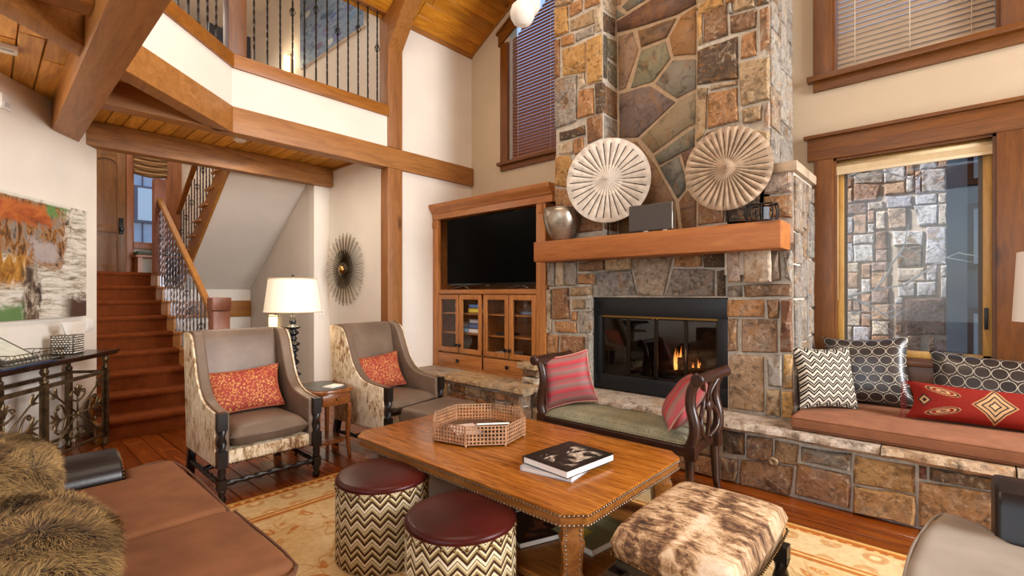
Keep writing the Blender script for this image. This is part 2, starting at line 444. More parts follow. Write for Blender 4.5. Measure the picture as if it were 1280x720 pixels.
def zig(t, u, k):      # triangle wave 0..1
    f = t.m2('FRACT', t.m2('MULTIPLY', u, k)); return t.m2('MULTIPLY', t.m2('ABSOLUTE', t.m2('SUBTRACT', f, .5)), 2.0)
def m_chevron(name, ku, kv, amp, stops, rough=.85, jit=.02):
    t = NT(name, rough, spec=.2); uv = t.co('UV'); s = t.sep(uv)
    nz = t.noise(uv, 40, 3)
    v = t.m2('ADD', t.m2('MULTIPLY', s[1], kv), t.m2('MULTIPLY', zig(t, s[0], ku), amp))
    v = t.m2('ADD', v, t.m2('MULTIPLY', t.m2('SUBTRACT', nz, .5), jit * kv))
    c = t.ramp(t.m2('FRACT', v), stops, 'CONSTANT')
    c = t.mix(.25, c, t.ramp(t.noise(t.co('UV', (60, 60, 1)), 4, 3), [(.3, '#5a4a34'), (.7, '#f0e4cc')]), 'SOFT_LIGHT')
    t.color(c); t.bump(t.noise(uv, 160, 2), .2, .003); return t.m
POUFFAB = m_chevron('flame_stitch', 20, 4.6, .46, [(0, '#dccfb2'), (.10, '#3f2418'), (.26, '#8d7a4e'), (.38, '#d9cba8'), (.50, '#3f2418'), (.66, '#a5946b'), (.78, '#d3c5a2'), (.88, '#57402a'), (.94, '#e2d7bd')], jit=.012)
CHEVPIL = m_chevron('black_white_chevron', 6, 8.5, .7, [(0, '#c0b6a6'), (.26, '#1f1a17'), (.54, '#b5ab9b'), (.66, '#28221f'), (.90, '#bbb1a2')], jit=.012)
def m_circles(name, nu, nv):
    t = NT(name, .35, spec=.6); s = t.sep(t.co('UV'))
    y = t.m2('MULTIPLY', s[1], nv); row = t.m2('FLOOR', y)
    x = t.m2('ADD', t.m2('MULTIPLY', s[0], nu), t.m2('MULTIPLY', t.m2('MODULO', row, 2.0), .5))
    dx = t.m2('SUBTRACT', t.m2('FRACT', x), .5); dy = t.m2('SUBTRACT', t.m2('FRACT', y), .5)
    d = t.m2('SQRT', t.m2('ADD', t.m2('MULTIPLY', dx, dx), t.m2('MULTIPLY', dy, dy)))
    cell = t.noise(t.comb(t.m2('FLOOR', x), row, 0.0), .7, 1)
    ins = t.ramp(cell, [(.3, '#1f1b19'), (.7, '#352d29')])
    ring = t.ramp(d, [(0, '#3a322e'), (.44, '#c4baa6'), (.488, '#2c2724'), (.64, '#a99f8c')], 'CONSTANT')
    c = t.mix(t.sstep(d, .455, .445), ring, ins); t.color(c); return t.m
CIRC = m_circles('oval_lattice_satin', 6, 7)
CIRCW = m_circles('oval_lattice_satin_wide', 8, 5)
def m_bands(ax=1):
    t = NT('red_striped_silk', .55); s = t.sep(t.co('UV')); n = t.noise(t.co('UV', (2, 26, 1) if ax else (26, 2, 1)), 3, 4)
    v = t.m2('ADD', t.m2('MULTIPLY', s[ax], 3.6), t.m2('MULTIPLY', n, .35))
    c = t.ramp(t.m2('FRACT', v), [(0, '#a82a34'), (.16, '#b83640'), (.3, '#8a5a55'), (.55, '#8d6a62'), (.68, '#b9404a'), (.8, '#7c5a54'), (1, '#a82a34')])
    t.color(c); t.bump(n, .1, .003); return t.m
BANDS = m_bands(); BANDSU = m_bands(0)
def m_leopard():
    t = NT('red_gold_leopard', .7, spec=.2); uv = t.co('UV', (1.6, 1, 1)); w = t.noise(uv, 9, 2, col=True)
    a = t.n('ShaderNodeVectorMath', operation='SCALE'); t.l(w, a.inputs[0]); a.inputs[3].default_value = .05
    b = t.n('ShaderNodeVectorMath', operation='ADD'); t.l(uv, b.inputs[0]); t.l(a.outputs[0], b.inputs[1])
    d = t.voro(b.outputs[0], 20); n = t.noise(uv, 3, 2)
    g = t.ramp(n, [(.35, '#b5663c'), (.65, '#cfa05c')])
    c = t.mix(t.sstep(d, .47, .36), '#983f33', g); c = t.mix(t.sstep(d, .16, .10), c, '#b5663a'); t.color(c); return t.m
LEOP = m_leopard()
def m_green():
    t = NT('green_dotted_damask', .8, spec=.25); v = t.co('Object'); d = t.voro(v, 55, rnd=.3)
    n = t.noise(v, 6, 3); c = t.mix(t.sstep(d, .36, .26), t.ramp(n, [(.3, '#807e66'), (.7, '#9c997d')]), '#5a6458'); t.color(c); return t.m
GREEN = m_green()
def m_kilim():
    t = NT('red_embroidered_cloth', .75, spec=.25); s = t.sep(t.co('UV'))
    u, v = s[0], s[1]
    au = t.m2('MULTIPLY', t.m2('ABSOLUTE', t.m2('SUBTRACT', u, .5)), 3.6); av = t.m2('ABSOLUTE', t.m2('SUBTRACT', v, .5))
    d = t.m2('ADD', t.m2('MAXIMUM', au, av), t.m2('MULTIPLY', t.m2('MINIMUM', au, av), 1.25))
    st = t.m2('MULTIPLY', t.m2('FLOOR', t.m2('MULTIPLY', d, 20.0)), 1 / 20.0)
    base = '#8c2413'
    med = t.ramp(st, [(0, '#cdb88f'), (.06, '#33292a'), (.12, '#bfa77c'), (.2, '#3c3330'), (.28, '#c7ad82'), (.36, '#4a3028'), (.42, '#b9986a'), (.46, base)], 'CONSTANT')
    c = med
    # paisley outlines toward the four corners, small diamonds at both ends
    uu = t.m2('ABSOLUTE', t.m2('SUBTRACT', u, .5))
    px = t.m2('SUBTRACT', uu, .30); py = t.m2('ADD', t.m2('SUBTRACT', av, .27), t.m2('MULTIPLY', px, -.75))
    e = t.m2('SQRT', t.m2('ADD', t.m2('POWER', t.m2('MULTIPLY', px, 9.5), 2.0), t.m2('POWER', t.m2('MULTIPLY', py, 9.0), 2.0)))
    nz = t.noise(t.co('UV', (30, 10, 1)), 3, 2); e = t.m2('ADD', e, t.m2('MULTIPLY', t.m2('SUBTRACT', nz, .5), .25))
    pais = t.ramp(e, [(0, '#6d4a38'), (.22, '#c7b088'), (.40, base), (.62, '#c0a67a'), (.74, '#5a2a20'), (.9, '#b89a70'), (1, base)], 'CONSTANT')
    c = t.mix(t.sstep(e, .99, .97), c, pais)
    dd = t.m2('ADD', t.m2('MULTIPLY', t.m2('ABSOLUTE', t.m2('SUBTRACT', uu, .43)), 3.6), av)
    dia = t.ramp(dd, [(0, '#3a2c26'), (.06, '#cbb48a'), (.12, '#4a3030'), (.17, base)], 'CONSTANT'); c = t.mix(t.sstep(dd, .18, .17), c, dia)
    n = t.noise(t.co('UV', (3.4, 1, 1)), 26, 4); c = t.mix(.5, c, t.ramp(n, [(.3, '#3a0d08'), (.7, '#c9786a')]), 'SOFT_LIGHT'); t.color(c); return t.m
KILIM = m_kilim()
def m_hide(name, kind):
    t = NT(name, .75, spec=.25); uv = t.co('Object', (1.9, 1.3, 0.0), loc=(.5, .5, 0)) if kind == 'ottoman' else t.co('Object')
    if kind == 'ottoman':
        s = t.sep(uv); u = t.m2('SUBTRACT', s[0], .5)
        # hair runs outward from a ridge line that crosses the hide
        k = t.m2('ABSOLUTE', t.m2('SUBTRACT', u, t.m2('MULTIPLY', t.m2('SINE', t.m2('MULTIPLY', s[1], 5.0)), .06)))
        w = t.noise(uv, 3.2, 3, col=True)
        vec = t.comb(t.m2('MULTIPLY', k, 3.0), t.m2('MULTIPLY', s[1], 11.0), 0.0)
        a = t.n('ShaderNodeVectorMath', operation='SCALE'); t.l(w, a.inputs[0]); a.inputs[3].default_value = 1.6
        b = t.n('ShaderNodeVectorMath', operation='ADD'); t.l(vec, b.inputs[0]); t.l(a.outputs[0], b.inputs[1])
        f = t.noise(b.outputs[0], 2.3, 8, .78, .3); big = t.noise(uv, 2.0, 3, .5, .6)
        g = t.m2('ADD', t.m2('MULTIPLY', f, .58), t.m2('MULTIPLY', big, .42))
        g = t.m2('ADD', g, t.m2('MULTIPLY', t.sstep(k, .07, .0), .06))
        c = t.ramp(g, [(.37, '#33241b'), (.44, '#644733'), (.485, '#a98560'), (.535, '#d3b590'), (.63, '#e6d2b8')])
        t.color(c); t.bump(f, .35, .01)
    else:
        v = t.co('Object', (10, 10, 4), (rad(35), rad(30), 0)); f = t.noise(v, 3.0, 6, .75, .6); big = t.noise(t.co('Object'), 3.5, 3)
        g = t.m2('ADD', t.m2('MULTIPLY', f, .7), t.m2('MULTIPLY', big, .3))
        t.color(t.ramp(g, [(.36, '#6b4a32'), (.43, '#96744f'), (.48, '#cdb794'), (.60, '#e4d8c4')])); t.bump(f, .3, .008)
    return t.m
HIDEO = m_hide('brindle_cowhide', 'ottoman'); HIDEC = m_hide('chair_cowhide', 'chair')
def m_rug(x0, x1, y0, y1):
    t = NT('oriental_rug', .95, spec=.1); v = t.co('Object'); s = t.sep(v)
    dx = t.m2('MINIMUM', t.m2('SUBTRACT', s[0], x0), t.m2('SUBTRACT', x1, s[0])); dy = t.m2('MINIMUM', t.m2('SUBTRACT', s[1], y0), t.m2('SUBTRACT', y1, s[1]))
    d = t.m2('MINIMUM', dx, dy)
    wv = t.noise(v, 2.2, 3, col=True); a = t.n('ShaderNodeVectorMath', operation='SCALE'); t.l(wv, a.inputs[0]); a.inputs[3].default_value = .55
    b = t.n('ShaderNodeVectorMath', operation='ADD'); t.l(v, b.inputs[0]); t.l(a.outputs[0], b.inputs[1])
    lines = t.voro(b.outputs[0], 4.2, 'DISTANCE_TO_EDGE'); fl = t.voro(b.outputs[0], 7.5, 'F1', .8)
    n = t.noise(v, 30, 3); base = t.ramp(t.noise(v, 1.6, 3), [(.35, '#c6aa7a'), (.65, '#dcc9a4')])
    c = t.mix(t.m2('MULTIPLY', t.sstep(lines, .030, .010), .6), base, '#b0803f')
    c = t.mix(t.m2('MULTIPLY', t.sstep(fl, .30, .24), .8), c, '#b5722f'); c = t.mix(t.m2('MULTIPLY', t.sstep(fl, .17, .12), .9), c, '#d9c08e'); c = t.mix(t.sstep(fl, .08, .05), c, '#93562a')
    # border bands by distance to the edge
    bz = t.m2('ADD', d, t.m2('MULTIPLY', t.m2('SUBTRACT', n, .5), .008))
    bb = t.ramp(t.m2('MULTIPLY', bz, 2.0), [(0, '#c9a568'), (.03, '#c4924c'), (.06, '#a8642f'), (.15, '#d2b580'), (.185, '#cfb88d'), (.66, '#b37638'), (.70, '#d4b680'), (.735, '#ad6c34'), (.80, '#cab284')], 'CONSTANT')
    # small motifs in the border
    mv = t.voro(v, 5.2, 'F1', .25); mot = t.m2('MULTIPLY', t.sstep(mv, .33, .28), t.sstep(t.m2('ABSOLUTE', t.m2('SUBTRACT', d, .21)), .12, .10))
    bb = t.mix(t.m2('MULTIPLY', mot, .6), bb, '#b4793c'); mot2 = t.m2('MULTIPLY', t.sstep(mv, .17, .12), t.sstep(t.m2('ABSOLUTE', t.m2('SUBTRACT', d, .21)), .12, .10)); bb = t.mix(mot2, bb, '#dcc598')
    dash = t.m2('MULTIPLY', t.sstep(t.voro(v, 16, 'F1', .1), .30, .22), t.m2('MULTIPLY', t.sstep(d, .028, .034), t.sstep(d, .074, .068))); bb = t.mix(dash, bb, '#dfb778')
    c = t.mix(t.sstep(d, .43, .42), c, bb)
    c = t.mix(.3, c, t.ramp(n, [(.3, '#7a5a34'), (.7, '#fff0d0')]), 'SOFT_LIGHT')
    t.color(c); t.bump(t.noise(v, 200, 2), .4, .003); return t.m
def m_paint_left():
    t = NT('abstract_canvas', .55); uv = t.co('UV'); s = t.sep(uv)
    n1 = t.noise(uv, 5, 7, .72, .8); n2 = t.noise(t.co('UV', (1.6, 8, 1)), 3, 7, .78, .3); n3 = t.noise(t.co('UV', (7, 2.2, 1), loc=(3, 1, 0)), 3, 6, .72, .6)
    u = t.m2('DIVIDE', t.m2('SUBTRACT', s[0], .36), .64); v = s[1]
    def mask(f, a, b, nz, amt): return t.sstep(t.m2('ADD', f, t.m2('MULTIPLY', t.m2('SUBTRACT', nz, .5), amt)), a, b)
    base = t.ramp(n2, [(.36, '#6a5f52'), (.44, '#a79c88'), (.52, '#d3cdc0'), (.68, '#e6e2d9')])
    upr = t.m2('MULTIPLY', mask(v, .42, .50, n1, .5), mask(u, .78, .62, n3, .5))
    c = t.mix(upr, base, t.ramp(n3, [(.36, '#2b1d15'), (.44, '#69411c'), (.50, '#a06a2a'), (.56, '#8e8479'), (.63, '#6b5946'), (.7, '#3c2c22')]))
    org = t.m2('MULTIPLY', t.m2('MULTIPLY', mask(v, .74, .80, n1, .25), mask(v, .97, .92, n2, .12)), mask(u, .56, .48, n1, .4))
    c = t.mix(org, c, t.ramp(n1, [(.38, '#6d2f12'), (.48, '#a9521a'), (.58, '#bd6a28'), (.68, '#8c5a2e')]))
    och = t.m2('MULTIPLY', mask(v, .56, .48, n1, .3), t.m2('MULTIPLY', mask(v, .24, .32, n3, .2), mask(u, .30, .20, n1, .4)))
    c = t.mix(och, c, t.ramp(n3, [(.4, '#7d4d17'), (.55, '#b98533'), (.65, '#d8cdb8')]))
    leg = t.m2('MULTIPLY', mask(t.m2('ABSOLUTE', t.m2('SUBTRACT', u, .27)), .12, .06, n3, .25), mask(v, .48, .40, n1, .2))
    c = t.mix(leg, c, t.ramp(n3, [(.4, '#2f231b'), (.52, '#6e5b49'), (.62, '#b3a796')]))
    lil = t.m2('MULTIPLY', mask(t.m2('ABSOLUTE', t.m2('SUBTRACT', v, .55)), .13, .06, n1, .3), mask(t.m2('ABSOLUTE', t.m2('SUBTRACT', u, .42)), .2, .1, n1, .4)); c = t.mix(t.m2('MULTIPLY', lil, .8), c, '#b1a8a6')
    grn = t.m2('MULTIPLY', t.sstep(n1, .50, .56), t.m2('MULTIPLY', mask(v, .86, .90, n3, .1), t.m2('MULTIPLY', t.sstep(u, .42, .48), t.sstep(u, .92, .86)))); c = t.mix(grn, c, '#5f8444')
    gr2 = t.m2('MULTIPLY', mask(v, .14, .08, n1, .2), mask(u, .22, .14, n1, .2)); c = t.mix(gr2, c, '#5d7d49')
    low = t.m2('MULTIPLY', mask(v, .22, .14, n1, .4), mask(u, .62, .80, n2, .3)); c = t.mix(low, c, '#4b3026')
    scr = t.m2('MULTIPLY', t.sstep(n3, .60, .64), t.sstep(n2, .5, .55)); c = t.mix(t.m2('MULTIPLY', scr, .7), c, '#3a3029')
    top = mask(v, .965, .985, n2, .04); c = t.mix(top, c, t.ramp(n1, [(.4, '#6a4a30'), (.5, '#d9d4c6')])); t.color(c); t.bump(n2, .2, .004); return t.m
def m_paint_up():
    t = NT('blue_abstract_canvas', .6); uv = t.co('UV', (1, 1.6, 1)); n = t.noise(uv, 5, 5, .65, .6); d = t.voro(uv, 5.5, 'F1', .9); col = t.voro(uv, 5.5, 'F1', .9, 'Color'); h = t.sep(col)[0]
    base = t.ramp(n, [(.35, '#3b5474'), (.5, '#7f96ac'), (.65, '#5c6492')])
    blob = t.ramp(h, [(0, '#3f5f95'), (.25, '#6f6fa8'), (.45, '#9c5a68'), (.6, '#5b86b0'), (.75, '#c9ced2'), (.9, '#6a4a6e')], 'CONSTANT')
    c = t.mix(t.m2('MULTIPLY', t.sstep(d, .42, .30), .8), base, blob); t.color(c); return t.m
PAINT1 = m_paint_left(); PAINT2 = m_paint_up()
def m_cover(name, dark, light_, sc, thr=.55):
    t = NT(name, .35); uv = t.co('UV', (1.3, 1, 1)); n = t.noise(uv, sc, 5, .6, 1.0); n2 = t.noise(uv, sc * 3, 3)
    m = t.sstep(n, thr, thr + .06); s = t.sep(t.co('UV'))
    ce = t.m2('MULTIPLY', t.sstep(t.m2('ABSOLUTE', t.m2('SUBTRACT', s[0], .55)), .38, .30), t.sstep(t.m2('ABSOLUTE', t.m2('SUBTRACT', s[1], .5)), .40, .3))
    t.color(t.mix(t.m2('MULTIPLY', m, ce), t.mix(n2, dark, '#100c0a'), t.ramp(n2, [(.3, '#6a5545'), (.6, light_)]))); return t.m
COVER1 = m_cover('photo_book_cover', '#1b1917', '#c9bba8', 2.6, .47)
def m_blind(name, c, tr=.25):
    t = NT(name, .45); t.color(c); b = t.b
    tl = t.n('ShaderNodeBsdfTranslucent'); tl.inputs[0].default_value = lin(c)
    mx = t.n('ShaderNodeMixShader'); mx.inputs[0].default_value = tr; t.l(b.outputs[0], mx.inputs[1]); t.l(tl.outputs[0], mx.inputs[2])
    t.l(mx.outputs[0], t.t.nodes['Material Output'].inputs[0]); return t.m
SLATL = m_blind('brown_slat', '#8a5a44', .06); SLATR = m_blind('tan_slat', '#d6c2aa', .4)
ROLLER = m_plain('roller_shade', '#cbb48c', .8, nscale=20, namt=.06)
def m_roman():
    t = NT('striped_roman_shade', .85); z = t.sep(t.co('Object'))[2]
    t.color(t.ramp(t.m2('FRACT', t.m2('MULTIPLY', z, 21.0)), [(0, '#6b5434'), (.2, '#8a3f2c'), (.35, '#a88a52'), (.55, '#5d6650'), (.7, '#9b7c4c'), (.85, '#70402c')], 'CONSTANT')); return t.m
ROMAN = m_roman()
# ------------------------------------------------------------------ the room shell
XB, YW, ZE, SLOPE = -5.05, 4.70, 4.77, 0.555      # gallery wall, fireplace wall, eave height, roof pitch
ZC = 3.12                                          # low ceiling under the gallery
WD = Vector((-0.817, 0.577, 0)); WN = Vector((0.577, 0.817, 0)); WP = Vector((-5.468, 0.104, 0))   # picture wall: direction, normal, point
def onwall(s, d=0.0, z=0.0):
    p = WP + WD * s + WN * d; return Vector((p.x, p.y, z))

floor = sroot('floor', 'dark reddish wood plank floor')
struct('subfloor', MB().box(-6.6, 4.5, -3.6, 4.75, -.08, -.016), m_plain('subfloor_dark', '#2a1408', .6), floor)
RUGX0, RUGX1, RUGY0, RUGY1 = -3.53, 1.3, .28, 3.31
y = -1.2
while y < 4.0:
    w = .150; x = -6.5 - RND.random() * 1.2
    while x < 2.6:
        L = RND.uniform(1.1, 2.3); x1 = min(x + L, 2.6); xa = max(x, -6.5)
        hid = xa > RUGX0 + .05 and y > RUGY0 + .05 and y + w < RUGY1 - .05
        hid = hid or (y > 3.85) or (x1 < -6.45) or (xa > .9) or (y < -.4 and xa > -3.2)
        if not hid and x1 - xa > .1:
            b = MB(); g = .0025; z1 = RND.uniform(-.001, .0)
            b.box(xa + g, x1 - g, y + g, y + w - g, -.018, z1)
            struct('plank', b, FLOORW, floor, bev=.0025, seg=1)
        x = x1
    y += w

# walls: boxes with openings -------------------------------------------------
def wall_y(name, mat, y0, y1, x0, x1, z0, z1, holes=(), roof=None):
    """wall in a plane y=const with rectangular holes (x0,x1,z0,z1)"""
    b = MB(); xs = sorted({x0, x1, *[h[0] for h in holes], *[h[1] for h in holes]}); zs = sorted({z0, z1, *[h[2] for h in holes], *[h[3] for h in holes]})
    for i in range(len(xs) - 1):
        for j in range(len(zs) - 1):
            cx, cz = (xs[i] + xs[i+1]) / 2, (zs[j] + zs[j+1]) / 2
            if any(h[0] < cx < h[1] and h[2] < cz < h[3] for h in holes): continue
            b.box(xs[i], xs[i+1], y0, y1, zs[j], zs[j+1])
    return struct(name, b, mat)
def wall_x(name, mat, x0, x1, y0, y1, z0, z1, holes=()):
    b = MB(); ys = sorted({y0, y1, *[h[0] for h in holes], *[h[1] for h in holes]}); zs = sorted({z0, z1, *[h[2] for h in holes], *[h[3] for h in holes]})
    for i in range(len(ys) - 1):
        for j in range(len(zs) - 1):
            cy, cz = (ys[i] + ys[i+1]) / 2, (zs[j] + zs[j+1]) / 2
            if any(h[0] < cy < h[1] and h[2] < cz < h[3] for h in holes): continue
            b.box(x0, x1, ys[i], ys[i+1], zs[j], zs[j+1])
    return struct(name, b, mat)

def roof_z(x): return ZE + (x - XB) * SLOPE if x < -0.3 else ZE + (-.3 - XB) * SLOPE - (x + .3) * SLOPE
# fireplace wall (front): window openings seat window, upper right window, upper left window
SEAT_W = (-.718, .222, .90, 2.50); UPR_W = (-.725, .241, 3.20, 4.75)
wall_y('wall_front', WALL_SHADED, YW, YW + .16, -5.15, 4.6, 0, 4.9, (SEAT_W, (UPR_W[0], UPR_W[1], 3.20, 4.75), (-4.33, -3.12, 3.14, 4.9)))
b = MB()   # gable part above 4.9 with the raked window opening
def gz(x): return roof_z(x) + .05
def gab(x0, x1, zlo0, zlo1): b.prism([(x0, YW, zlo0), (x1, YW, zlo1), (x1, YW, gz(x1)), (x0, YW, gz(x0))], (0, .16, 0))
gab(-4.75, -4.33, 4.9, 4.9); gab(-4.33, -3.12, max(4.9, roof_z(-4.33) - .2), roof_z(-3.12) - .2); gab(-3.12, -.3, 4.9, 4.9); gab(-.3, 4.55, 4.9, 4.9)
struct('wall_front_gable', b, WALL_SHADED)
# gallery side wall: strip to the right of the post, from floor to eave
b = MB().box(XB - .15, XB, 3.40, YW, 0, ZE + .02); struct('wall_gallery', b, WALL)
# sunburst wall (below) and the gallery wall with the painting (above)
struct('wall_alcove', MB().box(-6.43, XB - .1, 3.28, 3.40, 0, ZC + .05), WALL)
struct('wall_gallery_upper', MB().box(-10.0, XB - .13, 3.285, 3.40, ZC + .05, 6.6), WALLG)
# end of the stair wall, the wall beneath the upper flight, the stairwell walls
struct('wall_stair_end', MB().box(-6.57, -6.43, 3.06, 3.40, 0, ZC), WALL)
struct('wall_stair', MB().box(-10.1, -6.57, 3.06, 3.28, 0, 3.4), WALLG)
struct('wall_stair_left', MB().box(-10.1, -6.40, .60, .72, 0, 6.6), WALLG)
# picture wall
b = MB(); a0 = onwall(-4.2); a1 = onwall(1.205)
b.prism([a0, a1, a1 - WN * .13, a0 - WN * .13], (0, 0, ZC)); struct('wall_left', b, WALL)
# walls out of view that close the room, with the tall windows that light it
wall_y('wall_back', WALL, -3.75, -3.62, -3.6, 4.55, 0, 5.0, ((-2.9, 1.7, .8, 4.4),))
wall_x('wall_right', WALL, 4.45, 4.58, -3.7, 4.75, 0, 5.0, ((2.0, 4.5, .8, 4.5),))
b = MB()
for x0, x1 in ((-3.58, -.3), (-.3, 4.5)): b.prism([(x0, -3.75, 5.0), (x1, -3.75, 5.0), (x1, -3.75, max(5.02, gz(x1))), (x0, -3.75, gz(x0))], (0, .13, 0))
struct('wall_back_gable', b, WALL)
struct('wall_gallery_rear', MB().box(-6.6, -3.58, -2.4, -2.3, 0, 6.6), WALL)

# sloped plank ceiling ------------------------------------------------------
ceil = sroot('ceiling', 'sloped golden pine plank ceiling')
b = MB(); T = .10
for x0, x1 in ((XB - .1, -.3), (-.3, 4.6)):
    b.prism([(x0, -3.8, roof_z(x0) + .03), (x1, -3.8, roof_z(x1) + .03), (x1, -3.8, roof_z(x1) + .03 + T), (x0, -3.8, roof_z(x0) + .03 + T)], (0, YW + 3.96, 0))
struct('roof_deck', b, m_plain('pine_deck', '#a9701f', .5), ceil)
x = XB
while x < -1.6:
    w = .155; yy = 4.70
    while yy > .6:
        L = RND.uniform(.8, 2.1); y0 = max(.6, yy - L)
        g = .003; dz = RND.uniform(0, .004)
        P = [(x + g, y0 + g, roof_z(x + g) + dz), (x + w - g, y0 + g, roof_z(x + w - g) + dz), (x + w - g, y0 + g, roof_z(x + w - g) + .028), (x + g, y0 + g, roof_z(x + g) + .028)]
        struct('plank', MB().prism(P, (0, yy - y0 - 2 * g, 0)), PLANKY, ceil, bev=.003, seg=1)
        yy = y0
    x += w
struct('trim_1', MB().box(XB, XB + .022, 3.49, YW, ZE - .045, ZE + .02), BEAMY, label='thin dark trim where the cream wall meets the plank ceiling')
b = MB(); n = (0, -.02, 0)
b.prism([(XB, YW, ZE - .03), (-3.0, YW, roof_z(-3.0) - .03), (-3.0, YW, roof_z(-3.0) + .03), (XB, YW, ZE + .03)], n); struct('trim_2', b, BEAMX, label='thin raking trim under the plank ceiling')
# low plank ceiling under the gallery ---------------------------------------
lowc = sroot('ceiling_low', 'flat golden plank ceiling under the gallery')
deck = [(-6.45, 3.28), (-5.06, 3.28), (-5.06, 1.56), (-3.64, 0.0), (-3.64, -2.3), (-6.45, -2.3)]
struct('gallery_deck', MB().prism([(q[0], q[1], ZC + .025) for q in deck], (0, 0, .34)), m_plain('deck_edge', '#caa068', .7), lowc)
def edge_x(y): return -5.02 if y >= 1.6 else max(-5.02, -5.0 + (1.6 - y) / 1.57 * 1.42) if y > .03 else -3.58
y = -1.6
while y < 3.28 - .01:
    w = .136; w = min(w, 3.28 - y); xr = min(edge_x(y), edge_x(y + w)) - .02
    for xa, xb in (((-6.45, xr),) if y > .5 else ((-6.45, -4.9 + RND.uniform(-.4, .4)), (None, xr))):
        if xa is None: xa = last
        last = xb
        struct('plank', MB().box(xa + .003, xb - .003, y + .004, y + w - .004, ZC + RND.uniform(0, .004), ZC + .03), PLANKX, lowc, bev=.004, seg=1)
    y += w
struct('trim_3', MB().box(-6.3, -5.17, 3.255, 3.28, ZC - .03, ZC + .02), BEAMX, label='dark trim along the top of the sunburst wall')

# beams and posts ------------------------------------------------------------
ZB0, ZB1 = 2.916, 3.165
def beam(name, mb, mat, label): return struct(name, mb, mat, label=label, bev=.012, seg=2)
beam('beam', MB().box(-5.165, -5.0, .62, YW - .005, ZB0, ZB1), BEAMY, 'long timber beam across the cream wall, carrying the gallery edge')
d45 = Vector((.67, -.742, 0)).normalized(); n45 = Vector((.742, .67, 0)).normalized(); c0 = Vector((-5.0, 1.6, 0))
def p45(s, d, z): q = c0 + d45 * s + n45 * d; return Vector((q.x, q.y, z))
beam('beam', MB().prism([p45(-.03, 0, ZB0), p45(2.12, 0, ZB0), p45(2.12, -.15, ZB0), p45(.05, -.15, ZB0)], (0, 0, ZB1 - ZB0)), m_wood('timber_diag', '#80501f', '#9d672f', '#b27c42', 'X', .5, .8, vary=.05), 'angled timber beam under the gallery corner')
beam('beam', MB().box(-6.46, -6.31, .70, 3.275, 2.872, ZC), HEADER, 'knotty timber header beam over the foot of the stairs')
beam('beam', MB().box(-6.35, 4.4, .43, .645, 2.86, 3.145), m_wood('tie_beam', '#84521f', '#a66d31', '#bd8445', 'X', .5, .7, vary=0), 'heavy timber tie beam overhead, its end on the picture wall')
beam('beam', MB().box(-3.70, -3.52, -2.3, .43, 3.0, 3.3), BEAMY, 'timber beam crossing above the console end of the room')
beam('post', MB().box(-5.175, -4.995, 3.285, 3.493, 0, ZB0), BEAMZ, 'timber post below the long beam, beside the sunburst mirror')
beam('post', MB().box(-5.175, -4.995, 3.285, 3.493, ZB1, ZE + .3), BEAMZ, 'upper timber post at the right end of the gallery railing')
# rafter that springs from the upper post
b = MB()
P = [(-5.0, 3.29, ZE - .42), (-5.0, 3.29, ZE + .02), (-1.0, 3.29, roof_z(-1.0)), (-1.0, 3.29, roof_z(-1.0) - .2), (-4.65, 3.29, roof_z(-4.65) - .2)]
beam('rafter', b.prism(P, (0, .2, 0)), BEAMX, 'timber rafter rising from the upper post under the roof')
struct('rim_wall', MB().box(-5.12, -5.012, 1.55, 3.285, ZB1, 3.53), WALL, label='cream band between beam and gallery railing')
struct('rim_wall', MB().prism([p45(0, -.012, ZB1), p45(2.12, -.012, ZB1), p45(2.12, -.12, ZB1), p45(.05, -.12, ZB1)], (0, 0, 3.53 - ZB1)), WALL, label='angled cream band under the gallery railing')
struct('rim_wall', MB().box(-3.70, -3.59, -2.3, .03, 3.0, 3.53), WALL)
struct('trim_4', MB().box(-5.14, -4.985, 1.59, 3.30, 3.523, 3.655), TRIMY, label='wood curb under the gallery balusters', bev=.008)
struct('trim_5', MB().prism([p45(0, .015, 3.523), p45(2.12, .015, 3.523), p45(2.12, -.14, 3.523), p45(.06, -.14, 3.523)], (0, 0, .132)), TRIMY, label='angled wood curb under the gallery balusters', bev=.008)
# closes the gallery overhead
struct('ceiling_gallery', MB().box(-10.1, XB - .02, -2.4, 3.4, 6.3, 6.4), WALLG)
struct('wall_gallery_header', MB().box(XB - .16, XB - .03, -2.4, 3.28, 5.05, 6.35), WALLG)
# gallery rear: far wall with dim windows
wall_x('wall_stair_far', WALLG, -10.12, -10.0, .60, 3.40, 0, 6.6, ((1.70, 2.14, 2.25, 3.64),))

# windows ---------------------------------------------------------------------
def window(n, label, w, frame_mat_v, frame_mat_h, head=True, z_head=(2.51, 2.70), casing=.135, sill_h=.12, ears=.05):
    x0, x1, z0, z1 = w; r = sroot('window_%d' % n, label); y = YW
    for xa, xb in ((x0 - casing, x0), (x1, x1 + (casing if n != 1 else .24))):
        struct('casing', MB().box(xa, xb, y - .03, y + .01, z0 - sill_h, z1 + .02), frame_mat_v, r, bev=.004)
    # jamb returns, sash, pane
    for xa, xb in ((x0 - .005, x0 + .018), (x1 - .018, x1 + .005)): struct('jamb', MB().box(xa, xb, y - .005, y + .17, z0, z1), frame_mat_v, r)
    struct('jamb', MB().box(x0, x1, y - .005, y + .17, z0 - .02, z0 + .018), frame_mat_h, r)
    struct('jamb', MB().box(x0, x1, y - .005, y + .17, z1 - .018, z1 + .01), frame_mat_h, r)
    return r
w1 = window(1, 'large wood-cased window over the window seat', SEAT_W, TRIMZ, TRIMX)
struct('header', MB().box(-.90, .50, YW - .035, YW + .01, 2.50, 2.685), TRIMX, w1, bev=.004)
struct('header_cap', MB().box(-.925, .55, YW - .06, YW + .01, 2.685, 2.712), TRIMX, w1, bev=.004)
